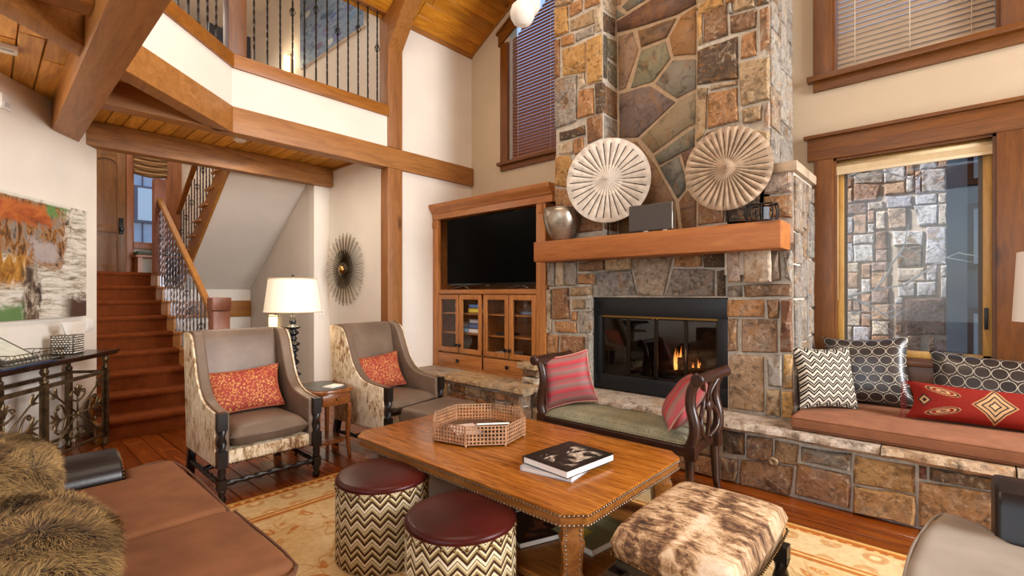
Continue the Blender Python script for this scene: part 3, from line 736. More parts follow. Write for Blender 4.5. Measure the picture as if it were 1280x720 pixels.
struct('stool', MB().box(-.86, .46, YW - .05, YW + .03, .86, .90), TRIMX, w1, bev=.005)
struct('apron', MB().box(-.86, .46, YW - .025, YW + .01, .56, .86), TRIMX, w1, bev=.004)
SASH = m_wood('sash', '#a2742f', '#bf9247', '#cda75f', 'Z', .4, 1, knots=False)
for a in ((-.70, -.655, .92, 2.48), (.158, .205, .92, 2.48)): struct('sash', MB().box(a[0], a[1], YW + .05, YW + .10, a[2], a[3]), SASH, w1, bev=.004)
struct('sash', MB().box(-.70, .205, YW + .05, YW + .10, .915, .965), SASH, w1, bev=.004)
struct('sash', MB().box(-.70, .205, YW + .05, YW + .10, 2.43, 2.485), SASH, w1, bev=.004)
for xa in (-.655, .135): struct('screen_frame', MB().box(xa, xa + .022, YW + .06, YW + .08, .96, 2.43), m_plain('bronze_frame', '#4e453c', .5), w1)
struct('pane', MB().box(-.66, .16, YW + .072, YW + .078, .955, 2.44), GLASS, w1)
struct('latch', MB().box(.165, .185, YW + .03, YW + .05, 1.15, 1.30), BLACKM, w1, bev=.004)
struct('latch', MB().box(-.05, .06, YW + .03, YW + .05, .945, .965), BLACKM, w1, bev=.004)
rs = thing('roller_shade', 'rolled tan roller shade at the top of the seat window', 'shade', (-.25, YW + .03, 2.36))
MB().lathe([(.026, -.46), (.026, .46)], (-.25, YW + .03, 2.44), 14, Matrix.Rotation(PI/2, 4, 'Y')).build('shade_roll', ROLLER, rs, world=True)
MB().box(-.71, .21, YW + .005, YW + .012, 2.385, 2.44).build('shade_cloth', ROLLER, rs, world=True)
MB().box(-.71, .21, YW + .0, YW + .018, 2.365, 2.387).build('hem_bar', CREAM, rs, world=True, bev=.004)
MB().tube([(-.69, YW - .0, 2.40), (-.69, YW - .0, 1.35)], .003, 5).build('pull_cord', CREAM, rs, world=True)

w2 = window(2, 'upper right window with wood casing', UPR_W, TRIMZ, TRIMX, sill_h=0)
struct('stool', MB().box(-.90, .46, YW - .07, YW + .03, 3.155, 3.20), TRIMX, w2, bev=.005)
struct('apron', MB().box(-.86, .42, YW - .03, YW + .01, 3.075, 3.155), TRIMX, w2, bev=.004)
struct('pane', MB().box(-.71, .23, YW + .14, YW + .146, 3.2, 4.75), GLASS, w2)
def blind(label, x0, x1, z0, z1f, mat, tilt, y):
    r = thing('venetian_blind', label, 'blind', ((x0 + x1) / 2, y, z0))
    z = z0 + .05; k = 0
    M = Matrix.Rotation(tilt, 4, 'X')
    while z < min(z1f(x0), z1f(x1)) - .05 or (z < z1f(x1) - .05 and z1f(x1) > z1f(x0)):
        xa = x0
        while z1f(xa) - .05 < z and xa < x1 - .1: xa += .05
        b = MB().box(xa, x1, -.027, .027, -.0015, .0015); b.xf(Matrix.Translation((0, y, z)) @ M); b.build('slat', mat, r, world=True); z += .042
        if z > z0 + 2.3: break
    MB().box(x0, x1, y - .026, y + .026, z0 + .008, z0 + .028).build('bottom_rail', mat, r, world=True, bev=.003)
    top = max(z1f(x0), z0 + .5)
    for q in ((x0 + .12), (x0 + x1) / 2, (x1 - .12)):
        MB().tube([(q, y - .027, z0 + .02), (q, y - .027, min(z0 + 1.9, z1f(q)))], .0025, 4).build('ladder_cord', CREAM, r, world=True)
    return r
blind('tan slatted blind glowing with sunlight in the upper right window', -.70, .22, 3.215, lambda x: 4.74, SLATR, rad(62), YW + .06)
w3 = sroot('window_3', 'tall upper left window with a raked top')
struct('casing', MB().box(-4.465, -4.33, YW - .03, YW + .01, 3.10, 4.72), TRIMZ, w3, bev=.004)
struct('stool', MB().box(-4.50, -3.0, YW - .07, YW + .03, 3.10, 3.14), TRIMX, w3, bev=.005)
struct('apron', MB().box(-4.465, -3.0, YW - .03, YW + .01, 3.03, 3.10), TRIMX, w3, bev=.004)
b = MB(); hz = lambda x: 4.72 + (x + 4.465) * SLOPE
b.prism([(-4.50, YW, hz(-4.50)), (-3.05, YW, hz(-3.05)), (-3.05, YW, hz(-3.05) + .17), (-4.50, YW, hz(-4.5) + .17)], (0, -.035, 0)); struct('raked_header', b, TRIMX, w3, bev=.004)
b = MB(); b.prism([(-4.52, YW, hz(-4.52) + .16), (-3.05, YW, hz(-3.05) + .16), (-3.05, YW, hz(-3.05) + .19), (-4.52, YW, hz(-4.52) + .19)], (0, -.06, 0)); struct('header_cap', b, TRIMX, w3, bev=.004)
struct('pane', MB().box(-4.33, -3.1, YW + .14, YW + .146, 3.14, 5.5), GLASS, w3)
blind('brown slatted blind in the tall window left of the chimney', -4.31, -3.0, 3.155, lambda x: 4.80 + (x + 4.33) * SLOPE, SLATL, rad(64), YW + .05)

# entry door on the stair landing, and the sidelight beside it
d1 = sroot('door_1', 'arch-panelled wooden entry door at the top of the stairs')
ZL = 1.68
struct('door_leaf', MB().box(-9.99, -9.95, .74, 1.60, ZL, 3.72), DOORW, d1)
for ya, yb in ((.75, .86), (1.13, 1.21), (1.48, 1.59)): struct('stile', MB().box(-9.95, -9.93, ya, yb, ZL + .01, 3.71), DOORW, d1, bev=.004)
for za, zb in ((ZL + .01, ZL + .18), (2.38, 2.50), (3.58, 3.71)): struct('rail', MB().box(-9.951, -9.933, .755, 1.585, za, zb), DOORW, d1, bev=.004)
for yc in (.995, 1.345):   # arched heads of the upper panels
    pts = [(-9.95, yc - .135, 3.59)] + [(-9.95, yc - .135 * math.cos(t), 3.46 + .10 * math.sin(t)) for t in frange(0, PI, 9)] + [(-9.95, yc + .135, 3.59)]
    struct('arched_rail', MB().prism(pts, (.018, 0, 0)), DOORW, d1)
struct('lock_plate', MB().box(-9.93, -9.905, 1.50, 1.56, 2.36, 2.62), BLACKM, d1, bev=.01)
struct('knob', MB().lathe([(.012, 0), (.012, .04), (.03, .05), (.034, .07), (.02, .085)], (-9.91, 1.53, 2.43), 12, Matrix.Rotation(PI/2, 4, 'Y')), BLACKM, d1)
struct('casing', MB().box(-10.0, -9.93, 1.60, 1.70, ZL, 3.9), DOORT, d1, bev=.006)
struct('casing', MB().box(-10.0, -9.92, .72, 2.6, 3.72, 3.88), DOORT, d1, bev=.006)
w4 = sroot('window_4', 'narrow sidelight window beside the entry door')
struct('casing', MB().box(-10.0, -9.90, 2.12, 2.36, ZL, 3.72), DOORT, w4, bev=.008)
struct('casing', MB().box(-10.0, -9.93, 1.68, 2.14, 2.14, 2.25), DOORT, w4, bev=.006)
struct('pane', MB().box(-10.07, -10.064, 1.70, 2.14, 2.25, 3.64), GLASS, w4)
rm = MB().surf(lambda u, v: Vector((-9.90 + .03 * abs(math.sin(v * PI * 4)), 1.69 + .45 * u, 3.36 + .36 * v - .03 * math.sin(PI * u))), 8, 24).build('roman_shade', ROMAN, recenter=True)
tag(rm, 'striped folded roman shade over the sidelight window by the entry door', 'shade')
md = rm.modifiers.new('thick', 'SOLIDIFY'); md.thickness = .012
t = thing('entry_bench', 'low wooden bench with dark cushion under the sidelight window', 'bench', (-9.7, 1.95, ZL))
MB().box(-9.92, -9.55, 1.66, 2.34, ZL + .30, ZL + .34).build('seat_board', DOORT, t, world=True, bev=.005)
MB().box(-9.90, -9.55, 1.68, 2.32, ZL + .342, ZL + .40).build('cushion', m_plain('slate_cushion', '#4b5350', .8), t, world=True, bev=.02)
for yy in (1.72, 2.0, 2.30): MB().box(-9.90, -9.58, yy - .03, yy + .03, ZL, ZL + .30).build('leg', DOORT, t, world=True)

# outside the sidelight: a neighbouring house in blue grey board siding
t = thing('neighbour_house', 'blue-grey board-sided house seen through the entry sidelight', 'house', (-16, 1.6, 0))
MB().box(-16.3, -16, -1.5, 5.0, -1, 6.5).build('siding_wall', SIDING, t, world=True)
for i in range(16): MB().box(-16.0, -15.97, -1 + i * .3, -.965 + i * .3, 1.9, 6.5).build('batten', SIDINGT, t, world=True)
MB().box(-16.0, -15.93, -1.5, 5, 2.45, 2.6).build('band_board', SIDINGT, t, world=True)
MB().box(-16.0, -15.96, -1.5, 5, 1.4, 2.44).build('plaster_band', SHELFGLASS, t, world=True)
for yc, za, zb in ((2.3, 3.35, 4.2), (3.05, 3.35, 4.2), (2.3, 1.5, 2.1), (2.95, 1.5, 2.1)):
    f = MB().box(-15.97, -15.90, yc - .32, yc + .32, za - .06, zb + .06).build('window_frame', SIDINGT, t, world=True)
    MB().box(-15.9, -15.89, yc - .25, yc + .25, za, zb).build('pane', m_plain('bright_pane_%d' % int(za * 10), '#cfe0f0' if za > 3 else '#4d5d70', .2), f, world=True)
# ------------------------------------------------------------------ stonework
def stone(parent, pts, nrm, proud, col, mat=STONE, name='stone', depth=.03, inset=.012, jit=.006, R_=RND):
    """one stone: planar polygon pts (3D), outward normal, raised rough face"""
    n = Vector(nrm).normalized(); P = [Vector(p) for p in pts]
    c = sum(P, Vector()) / len(P); Q = []
    for i, p in enumerate(P):
        q = P[(i + 1) % len(P)]; L = (q - p).length; k = 1 if L < .10 else (2 if L < .28 else 3)
        for j in range(k):
            w = p.lerp(q, j / k)
            if j: w = w + Vector([R_.uniform(-jit, jit) for _ in range(3)])
            Q.append(w)
    ins = lambda q, d: q + (c - q).normalized() * min(d, (c - q).length * .4)
    m = len(Q); b = MB(); V = [q - n * depth for q in Q]
    V += [q + n * proud * R_.uniform(.35, .65) for q in Q]
    V += [ins(q, inset * R_.uniform(.8, 1.6)) + n * proud * R_.uniform(.82, 1.1) for q in Q]
    V.append(c + n * proud * R_.uniform(.95, 1.25))
    F = []; 
    for r in range(2):
        for i in range(m):
            j = (i + 1) % m; F.append((r*m+i, r*m+j, (r+1)*m+j, (r+1)*m+i))
    for i in range(m): F.append((2*m+i, 2*m+(i+1)%m, 3*m))
    b.add(V, F, None, mat is SLAB)
    o = b.build(name, mat, parent, world=True); o.color = lin(col); return o
def rubble(W, H, hmin, hmax, wmin, wmax, R_, gap=.014, occ=()):
    """rects of coursed rubble filling W x H, avoiding occupied rects"""
    g = .02; nx, nz = int(W / g), int(H / g); grid = [[0] * nz for _ in range(nx)]
    for (x0, x1, z0, z1) in occ:
        for i in range(max(0, int(x0 / g)), min(nx, int(x1 / g) + 1)):
            for j in range(max(0, int(z0 / g)), min(nz, int(z1 / g) + 1)): grid[i][j] = 1
    out = []
    for j in range(nz):
        for i in range(nx):
            if grid[i][j]: continue
            w = int(R_.uniform(wmin, wmax) / g); h = int(R_.uniform(hmin, hmax) / g)
            w2 = 0
            while w2 < w and i + w2 < nx and not grid[i + w2][j]: w2 += 1
            if 0 < nx - (i + w2) < wmin / g * .6 and all(not grid[k][j] for k in range(i + w2, nx)): w2 = nx - i
            h2 = 0
            while h2 < h and j + h2 < nz and all(not grid[i + k][j + h2] for k in range(w2)): h2 += 1
            if 0 < nz - (j + h2) < hmin / g * .6: h2 = nz - j if all(not grid[i + k][q] for k in range(w2) for q in range(j, nz)) else h2
            for a in range(w2):
                for q in range(h2): grid[i + a][j + q] = 1
            if w2 * g < .05 or h2 * g < .035: continue
            out.append((i*g + gap/2, (i + w2)*g - gap/2, j*g + gap/2, (j + h2)*g - gap/2))
    return out
def chain(px): return px
fp = thing('stone_fireplace', 'tall rough stone fireplace and chimney with timber mantel and a lit gas fire', 'fireplace', (-2.0, 4.1, .46))
HZT = .46     # hearth top
YF = 4.045    # plane the face stones are set in
core = MB()
for xa, xb, ya in ((-3.06, -2.497, YF + .004), (-1.58, -1.03, YF + .004), (-2.50, -1.57, 4.315)):
    core.prism([(xa, ya, 1.9), (xb, ya, 1.9), (xb, ya, roof_z(xb) - .005), (xa, ya, roof_z(xa) - .005)], (0, YW - ya, 0))
core.box(-3.155, -2.665, YF + .004, YW, HZT, 1.93).box(-1.335, -.87, YF + .004, YW, HZT, 2.30).box(-2.67, -1.33, 4.125, YW, 1.365, 1.93).box(-2.67, -1.33, 4.62, YW, HZT, 1.37)
core.build('mortar_core', MORTAR, fp, world=True)
MB().box(-2.495, -1.58, 4.303, 4.32, 1.9, 5.2).build('recess_mortar', MORTAR2, fp, world=True)
NY = (0, -1, 0); NX = (1, 0, 0)
def px_stones(lst, Y, proud, mat=STONE, inset=.012, jit=.006, prnt=None):
    for col, pts in lst:
        pr = proud * RND.uniform(.6, 1.3)
        stone(prnt or fp, [at_y(x, y, Y) for x, y in pts], NY, pr, col, mat, inset=inset, jit=jit)
TAN, ORG, GRY, BRN, GLD, RST, DRK, PNK, PAL = '#a88a5e', '#a8702f', '#958c80', '#7c5732', '#b8862f', '#8a5a2a', '#54402e', '#a8917f', '#bda98a'
UL = [(GLD,[(694,11),(710,8),(711,40),(694,47)]),(TAN,[(694,-12),(723,-14),(715,4),(694,9)]),(ORG,[(712,6),(728,0),(728,13),(713,22)]),(ORG,[(731,-8),(750,-14),(750,4),(731,11)]),
 (TAN,[(713,26),(742,12),(743,29),(714,39)]),(PAL,[(744,9),(752,5),(752,38),(745,41)]),(GRY,[(720,42),(743,32),(743,43),(720,52)]),(ORG,[(702,47),(717,42),(718,54),(702,59)]),
 (RST,[(694,51),(700,49),(700,96),(694,97)]),(GLD,[(703,63),(732,53),(732,90),(704,95)]),(GLD,[(734,51),(752,43),(753,101),(735,106)]),(GRY,[(694,100),(722,94),(721,151),(695,161)]),
 (PAL,[(724,94),(731,91),(733,107),(725,111)]),(ORG,[(724,113),(742,110),(743,143),(722,149)]),(DRK,[(744,105),(754,103),(754,140),(745,143)]),(DRK,[(700,166),(731,157),(732,168),(700,176)]),
 (RST,[(734,149),(753,143),(753,171),(735,180)]),(PAL,[(699,179),(716,175),(717,192),(699,193)]),(ORG,[(718,175),(729,171),(730,190),(719,194)]),(GLD,[(695,196),(712,194),(717,206),(711,234),(695,232)]),
 (BRN,[(719,197),(753,185),(753,236),(719,236)]),(ORG,[(695,236),(716,238),(719,294),(696,296)]),(RST,[(722,240),(753,239),(753,288),(722,291)])]
px_stones(UL, YF, .022)
UR = [(TAN,[(871,13),(871,-14),(904,-18),(904,1)]),(GLD,[(872,19),(878,17),(879,54),(873,57)]),(BRN,[(880,15),(909,7),(910,44),(880,54)]),(GRY,[(911,5),(915,3),(917,17),(912,18)]),
 (TAN,[(918,-5),(944,-12),(944,9),(918,16)]),(DRK,[(946,-13),(961,-16),(961,4),(946,8)]),(BRN,[(913,21),(946,12),(945,34),(914,42)]),(RST,[(950,13),(961,9),(962,54),(951,64)]),
 (ORG,[(928,45),(945,39),(946,69),(926,74)]),(DRK,[(872,64),(922,46),(923,99),(872,106)]),(TAN,[(925,79),(962,72),(962,124),(927,133)]),(PAL,[(888,107),(922,101),(922,106),(888,113)]),
 (ORG,[(886,117),(922,110),(923,151),(885,161)]),(TAN,[(872,110),(885,110),(883,158),(879,170),(871,177)]),(TAN,[(928,137),(953,131),(952,150),(929,155)]),(PNK,[(956,130),(962,127),(962,160),(955,164)]),
 (BRN,[(872,181),(884,166),(920,156),(920,188),(872,204)]),(TAN,[(924,158),(962,166),(962,196),(925,194)]),(BRN,[(873,208),(920,192),(920,240),(873,244)]),(DRK,[(923,198),(953,200),(953,238),(923,238)]),
 (RST,[(873,248),(905,243),(905,278),(873,282)]),(DRK,[(907,243),(950,241),(950,275),(907,278)]),(PNK,[(955,214),(989,210),(990,240),(955,243)]),(ORG,[(955,246),(990,243),(990,272),(955,272)])]
px_stones(UR, YF, .022)
SLB = [('#6d6a58',[(764,15),(771,12),(781,18),(769,25)]),('#5f655c',[(778,9),(800,-14),(812,-3),(784,14)]),('#8f6b45',[(762,-12),(776,-14),(776,5),(766,9)]),
 ('#64402c',[(771.5,27.5),(816,-1),(870,-30),(870,5),(845,18.5),(796,34),(772,40)]),('#7d5a36',[(797.5,39.5),(845,23),(833,47),(801.5,59)]),('#8d6a4c',[(773,46),(791,40),(798,62),(782,110),(773.5,113)]),
 ('#7f7a5e',[(802,63.5),(832,52),(838,73),(816,102),(789,110)]),('#93652a',[(852,20.5),(870,9),(870,68),(860,68),(842,70),(837,47)]),('#807868',[(841,76),(870,74.5),(870,110),(846,123),(820,104.5)]),
 ('#6f5a50',[(774.5,118),(800,110),(813,108),(844,127.5),(797,171.5),(774.5,172)]),('#8d7a58',[(801,174),(848,127),(869,116),(869,155),(860,158.5),(816.5,191)]),('#73705f',[(818,195),(868,160),(868,184),(860,187),(824,206)]),
 ('#5f615a',[(825.5,209.5),(848.5,196),(857.5,224),(856.5,237),(847,248)]),('#7e5a32',[(774,177),(796,177),(820,208),(844,252),(848,286),(774,292)]),('#67452f',[(852,193),(869,182),(869,205),(859,221)]),
 ('#7a5431',[(849,253),(858,240),(870,232),(870,283),(853,285)]),('#6b4a30',[(860,225),(870,210),(870,230),(860,237)])]
px_stones(SLB, 4.30, .012, SLAB, .004, .003)
# returns of the recess (plane x = -2.491)
RET = [(DRK,[(754,15),(768,24),(768,45),(754,39)]),('#5a5648',[(754,43),(758,46),(758,99),(754,97)]),('#77735c',[(759,48),(769.5,52),(770,79),(759,71)]),('#6a6652',[(759.5,76),(770,84),(771,111),(760,101)]),
 (BRN,[(755,106),(771,117),(771,150),(755,141)]),(GRY,[(755,144),(771,153),(771,180),(755,172)]),(RST,[(755,176),(771,184),(771,240),(755,236)]),(PAL,[(754,-14),(768,-6),(768,20),(754,11)]),(BRN,[(755,240),(771,244),(771,290),(755,286)])]
for col, pts in RET: stone(fp, [at_x(x, y, -2.497) for x, y in pts], NX, .012, col, inset=.008)
LL = [(GRY,[(685,327),(694,326),(694,358),(686,358)]),(PAL,[(696,327),(706,327),(706,357),(695,358)]),(GRY,[(708,328),(721,327),(722,357),(708,357)]),(BRN,[(724,329),(755,325),(755,337),(724,339)]),(TAN,[(757,325),(787,322),(787,336),(758,338)]),
 (ORG,[(724,342),(741,342),(742,355),(724,355)]),(TAN,[(715,359),(738,358),(738,369),(714,370)]),(RST,[(692,361),(711,360),(713,398),(692,399)]),(PAL,[(685,362),(690,362),(690,416),(685,417)]),(TAN,[(716,374),(731,374),(732,386),(717,387)]),
 (GRY,[(734,374),(740,373),(740,386),(735,386)]),(ORG,[(715,389),(722,389),(722,401),(714,401)]),(GRY,[(724,389),(740,388),(740,416),(725,416)]),(ORG,[(694,402),(721,403),(722,416),(695,415)]),(ORG,[(685,419),(699,419),(698,442),(685,442)]),
 (RST,[(702,419),(731,421),(731,462),(702,462)]),(GRY,[(734,420),(740,418),(740,482),(733,483)]),(TAN,[(686,445),(700,445),(700,484),(687,484)]),(BRN,[(702,465),(731,465),(731,485),(702,485)])]
px_stones(LL, YF, .03)
LN = [('#8f8981',[(746,341),(789,338),(796,369),(748,370)]),('#a3917a',[(790,323),(841,320),(829,370),(798,370)]),(ORG,[(844,322),(877,318),(877,333),(843,333)]),(DRK,[(880,318),(906,316),(906,334),(880,334)]),('#8b8178',[(842,336),(876,336),(893,338),(893,370),(832,370)]),
 (DRK,[(896,339),(907,337),(907,370),(897,370)]),(BRN,[(744,325),(757,325),(757,337),(744,338)])]
px_stones(LN, 4.115, .02)
LR = [('#857c74',[(910,358),(927,356),(928,371),(910,371)]),(BRN,[(930,356),(990,355),(990,370),(932,371)]),(ORG,[(910,375),(955,374),(955,396),(910,396)]),(BRN,[(959,375),(974,374),(973,398),(961,398)]),('#70401f',[(977,375),(990,374),(991,440),(976,440)]),
 (BRN,[(911,399),(922,398),(922,438),(911,439)]),('#957456',[(928,399),(971,400),(972,441),(928,440)]),('#9d7c56',[(912,443),(955,446),(955,515),(912,510)]),(GRY,[(959,446),(978,443),(978,484),(961,482)]),(GLD,[(981,443),(991,443),(991,486),(979,486)]),
 (TAN,[(959,487),(976,487),(976,521),(957,519)]),(GLD,[(978,489),(991,489),(991,523),(978,522)])]
px_stones(LR, YF, .03)
# corbel blocks under the mantel ends
CB = MB().box(-1.33, -1.055, 3.955, 4.08, 1.545, 1.72); CB.build('corbel_core', MORTAR, fp, world=True)
px_stones([(PNK,[(909,314),(925,312),(926,352),(910,353)]),('#bfa88c',[(930,312),(962,310),(963,352),(931,353)])], 3.96, .02)
stone(fp, [Vector((-1.055, 3.97, 1.55)), Vector((-1.055, 4.05, 1.55)), Vector((-1.055, 4.05, 1.71)), Vector((-1.055, 3.97, 1.71))], NX, .012, PAL)
px_stones([('#8a7564',[(965,315),(974,314),(976,350),(965,352)]),(GRY,[(979,314),(990,313),(990,352),(982,347)])], YF, .03)
# courses above the frame, up to the roof
for xa, xb, Y_, zs in ((-3.06, -2.50, YF, 4.44), (-1.58, -1.03, YF, 3.72), (-2.49, -1.59, 4.30, 4.36)):
    for (a, c, e, f) in rubble(xb - xa, 5.85 - zs, .2, .4, .2, .45, RND):
        stone(fp, [Vector((xa + a, Y_, zs + e)), Vector((xa + c, Y_, zs + e)), Vector((xa + c, Y_, zs + f)), Vector((xa + a, Y_, zs + f))], NY, .025, RND.choice((TAN, ORG, GRY, BRN, GLD)))
# quoins on the right returns of the chimney, lower and upper
for X, z0, z1, pal in ((-.868, HZT, 2.29, ('#8a7a6c', '#85796c', '#7d766c', '#7c6248', '#8d7c69')), (-1.028, 2.39, 4.45, ('#938a7d', '#8c8479', '#857b6e', '#988e80', '#876f56'))):
    for (a, c, e, f) in rubble(YW - YF - .01, z1 - z0, .22, .48, .16, .34, RND):
        stone(fp, [Vector((X, YF + a, z0 + e)), Vector((X, YF + c, z0 + e)), Vector((X, YF + c, z0 + f)), Vector((X, YF + a, z0 + f))], NX, .02, RND.choice(pal))
# ledge capstone where the chimney steps in, and the stepped plinth at its left foot
b = MB().box(-1.06, -.835, YF - .05, YW, 2.30, 2.375); o = b.build('ledge_cap', CAPST, fp, world=True, bev=.012)
for (x0, x1, y0, z0, z1, c) in ((-3.36, -3.17, 3.86, .46, .52, PAL), (-3.38, -3.17, 3.90, .53, .60, BRN), (-3.42, -3.17, 3.84, .61, .67, TAN)):
    stone(fp, [Vector((x0, y0, z0)), Vector((x1, y0, z0)), Vector((x1, y0, z1)), Vector((x0, y0, z1))], NY, .02, c, depth=.17)
# mantel
m = MB().box(-3.146, -.891, 3.783, YF + .02, 1.722, 1.922)
m.build('mantel_beam', MANTEL, fp, world=True, bev=.010)
# firebox: black surround, smoked glass doors, brick lining, logs and flames
FX0, FX1, FZ0, FZ1 = -2.655, -1.345, .475, 1.357
sur = MB(); yb = 4.145
sur.box(FX0, FX1, yb - .02, yb + .02, FZ1 - .17, FZ1).box(FX0, FX0 + .10, yb - .02, yb + .02, FZ0 + .14, FZ1 - .17).box(FX1 - .10, FX1, yb - .02, yb + .02, FZ0 + .14, FZ1 - .17).box(FX0, FX1, yb - .02, yb + .02, FZ0, FZ0 + .14)
sur.build('black_surround', m_plain('matte_black_steel', '#14171b', .42, .2), fp, world=True, bev=.004)
box_ = MB(); box_.box(FX0 + .08, FX1 - .08, 4.58, 4.60, FZ0 + .05, 1.2).box(FX0 + .06, FX0 + .09, 4.17, 4.6, FZ0 + .05, 1.2).box(FX1 - .09, FX1 - .06, 4.17, 4.6, FZ0 + .05, 1.2).box(FX0 + .06, FX1 - .06, 4.17, 4.6, FZ0 + .04, FZ0 + .10).box(FX0 + .06, FX1 - .06, 4.17, 4.6, 1.19, 1.22)
box_.build('firebox_lining', BRICKD, fp, world=True)
dw = (FX1 - FX0 - .2) / 4
for i in range(4):
    xa = FX0 + .10 + dw * i; g = .012
    f = MB(); z0, z1 = FZ0 + .14, FZ1 - .17
    f.box(xa + .002, xa + g + .004, yb, yb + .016, z0, z1).box(xa + dw - g - .004, xa + dw - .002, yb, yb + .016, z0, z1).box(xa, xa + dw, yb, yb + .016, z0, z0 + .02).box(xa, xa + dw, yb, yb + .016, z1 - .03, z1)
    d_ = f.build('glass_door', m_plain('dark_bronze_door', '#2b2018', .35, .6), fp, world=True)
    MB().box(xa + g, xa + dw - g, yb + .006, yb + .010, z0 + .02, z1 - .03).build('door_pane', FIREGLASS, d_, world=True)
    if i in (1, 2): MB().box(xa + (dw - .03 if i == 1 else .012), xa + (dw - .012 if i == 1 else .03), yb - .018, yb, 1.16, 1.178).build('door_pull', BRASS, d_, world=True, bev=.003)
MB().box(FX0 + .10, FX1 - .10, yb - .015, yb + .012, FZ1 - .185, FZ1 - .165).build('top_track', BRASS, fp, world=True)
for (p, q, r) in (((-2.35, 4.36, .64), (-1.70, 4.30, .66), .055), ((-2.25, 4.46, .72), (-1.62, 4.40, .70), .06), ((-2.1, 4.30, .70), (-1.75, 4.48, .80), .045), ((-1.85, 4.27, .66), (-1.55, 4.42, .74), .045)):
    a, e = Vector(p), Vector(q); P = [a.lerp(e, k / 7) + Vector((0, 0, RND.uniform(-.008, .008))) for k in range(8)]
    MB().tube(P, [r * RND.uniform(.85, 1.1) for _ in P], 10).build('log', LOGM, fp, world=True)
gr = MB()
for k in range(9): gr.box(-2.36 + k * .09, -2.35 + k * .09, 4.22, 4.5, .575, .59)
gr.box(-2.4, -1.55, 4.22, 4.235, .57, .60).build('grate', BLACKM, fp, world=True)
def flame(x, y, z, h, w, ph):
    b = MB()
    for a in (0, PI / 2 + .3):
        def fn(u, v, a=a):
            ww = w * (math.sin(PI * min(1, v * .86 + .14)) ** .8) * (1 - v * .35); s = (u - .5) * 2 * ww; sway = .22 * w * math.sin(v * 5 + ph) * v * 2
            return Vector((x + s * math.cos(a) + sway, y + s * math.sin(a) * .8, z + h * v + .03 * math.sin(u * PI) * h))
        b.surf(fn, 4, 9)
    return b.build('flame', FLAME, fp, world=True)
for k in range(15):
    flame(RND.choice((-2.02, -1.90, -1.87, -1.70, -1.66)) + RND.uniform(-.06, .06), RND.uniform(4.29, 4.44), RND.uniform(.62, .69), RND.uniform(.06, .20) if k < 11 else RND.uniform(.2, .27), RND.uniform(.010, .022), RND.uniform(0, 6))
fl = light('fire_glow', 'POINT', (-1.75, 4.28, .85), 3.5, (1.0, .5, .18), size=.08)

# ------------------------------------------------------------------ raised hearth that runs on as the window seat
he = thing('raised_hearth', 'raised stone hearth bench with rough capstones running under the window seat', 'hearth', (-1.8, 4.1, 0))
HY = 3.76; HYL = 3.62
MB().box(-3.15, 1.6, HY + .003, YW, 0, .40).box(XB, -3.15, HYL + .003, YW, 0, .40).build('mortar_core', MORTAR, he, world=True)
HS = [(DRK,[(904,537),(931,541),(931,568),(904,565)]),(BRN,[(934,544),(966,549),(964,577),(934,572)]),('#8f6f46',[(969,550),(999,556),(996,582),(967,577)]),('#7d7262',[(1002,558),(1065,567),(1063,588),(1002,575)]),
 (BRN,[(903,571),(923,574),(920,602),(903,599)]),('#94683a',[(927,574),(992,584),(987,619),(925,605)]),('#8f6030',[(997,579),(1063,594),(1062,635),(994,617)]),('#b08238',[(1069,569),(1144,582),(1144,617),(1067,604)]),('#b3823a',[(1067,607),(1144,620),(1143,657),(1066,639)]),
 ('#6b3522',[(1149,582),(1158,584),(1158,598),(1149,597)]),('#6e5537',[(1162,584),(1244,598),(1243,612),(1195,605),(1162,599)]),('#a8783a',[(1149,602),(1195,608),(1242,616),(1242,672),(1149,656)])]
px_stones(HS, HY, .03, prnt=he)
xr = at_y(1246, 600, HY).x
for (a, c, e, f) in rubble(1.6 - xr, .385, .13, .22, .18, .42, RND): stone(he, [Vector((xr + a, HY, e)), Vector((xr + c, HY, e)), Vector((xr + c, HY, f)), Vector((xr + a, HY, f))], NY, .03, RND.choice((ORG, BRN, '#a8783a', TAN)))
xl = at_y(902, 560, HY).x
for (a, c, e, f) in rubble(xl + 3.14, .385, .11, .2, .16, .38, RND): stone(he, [Vector((-3.14 + a, HY, e)), Vector((-3.14 + c, HY, e)), Vector((-3.14 + c, HY, f)), Vector((-3.14 + a, HY, f))], NY, .028, RND.choice((ORG, BRN, RST, TAN, DRK)))
for (a, c, e, f) in rubble(1.88, .385, .08, .17, .12, .3, RND): stone(he, [Vector((-5.03 + a, HYL, e)), Vector((-5.03 + c, HYL, e)), Vector((-5.03 + c, HYL, f)), Vector((-5.03 + a, HYL, f))], NY, .028, RND.choice((ORG, BRN, RST, TAN, '#8c6a38', GRY)))
for (a, c, e, f) in rubble(.13, .385, .1, .2, .12, .2, RND): stone(he, [Vector((-3.15, HYL + a, e)), Vector((-3.15, HYL + c, e)), Vector((-3.15, HYL + c, f)), Vector((-3.15, HYL + a, f))], NX, .02, BRN)
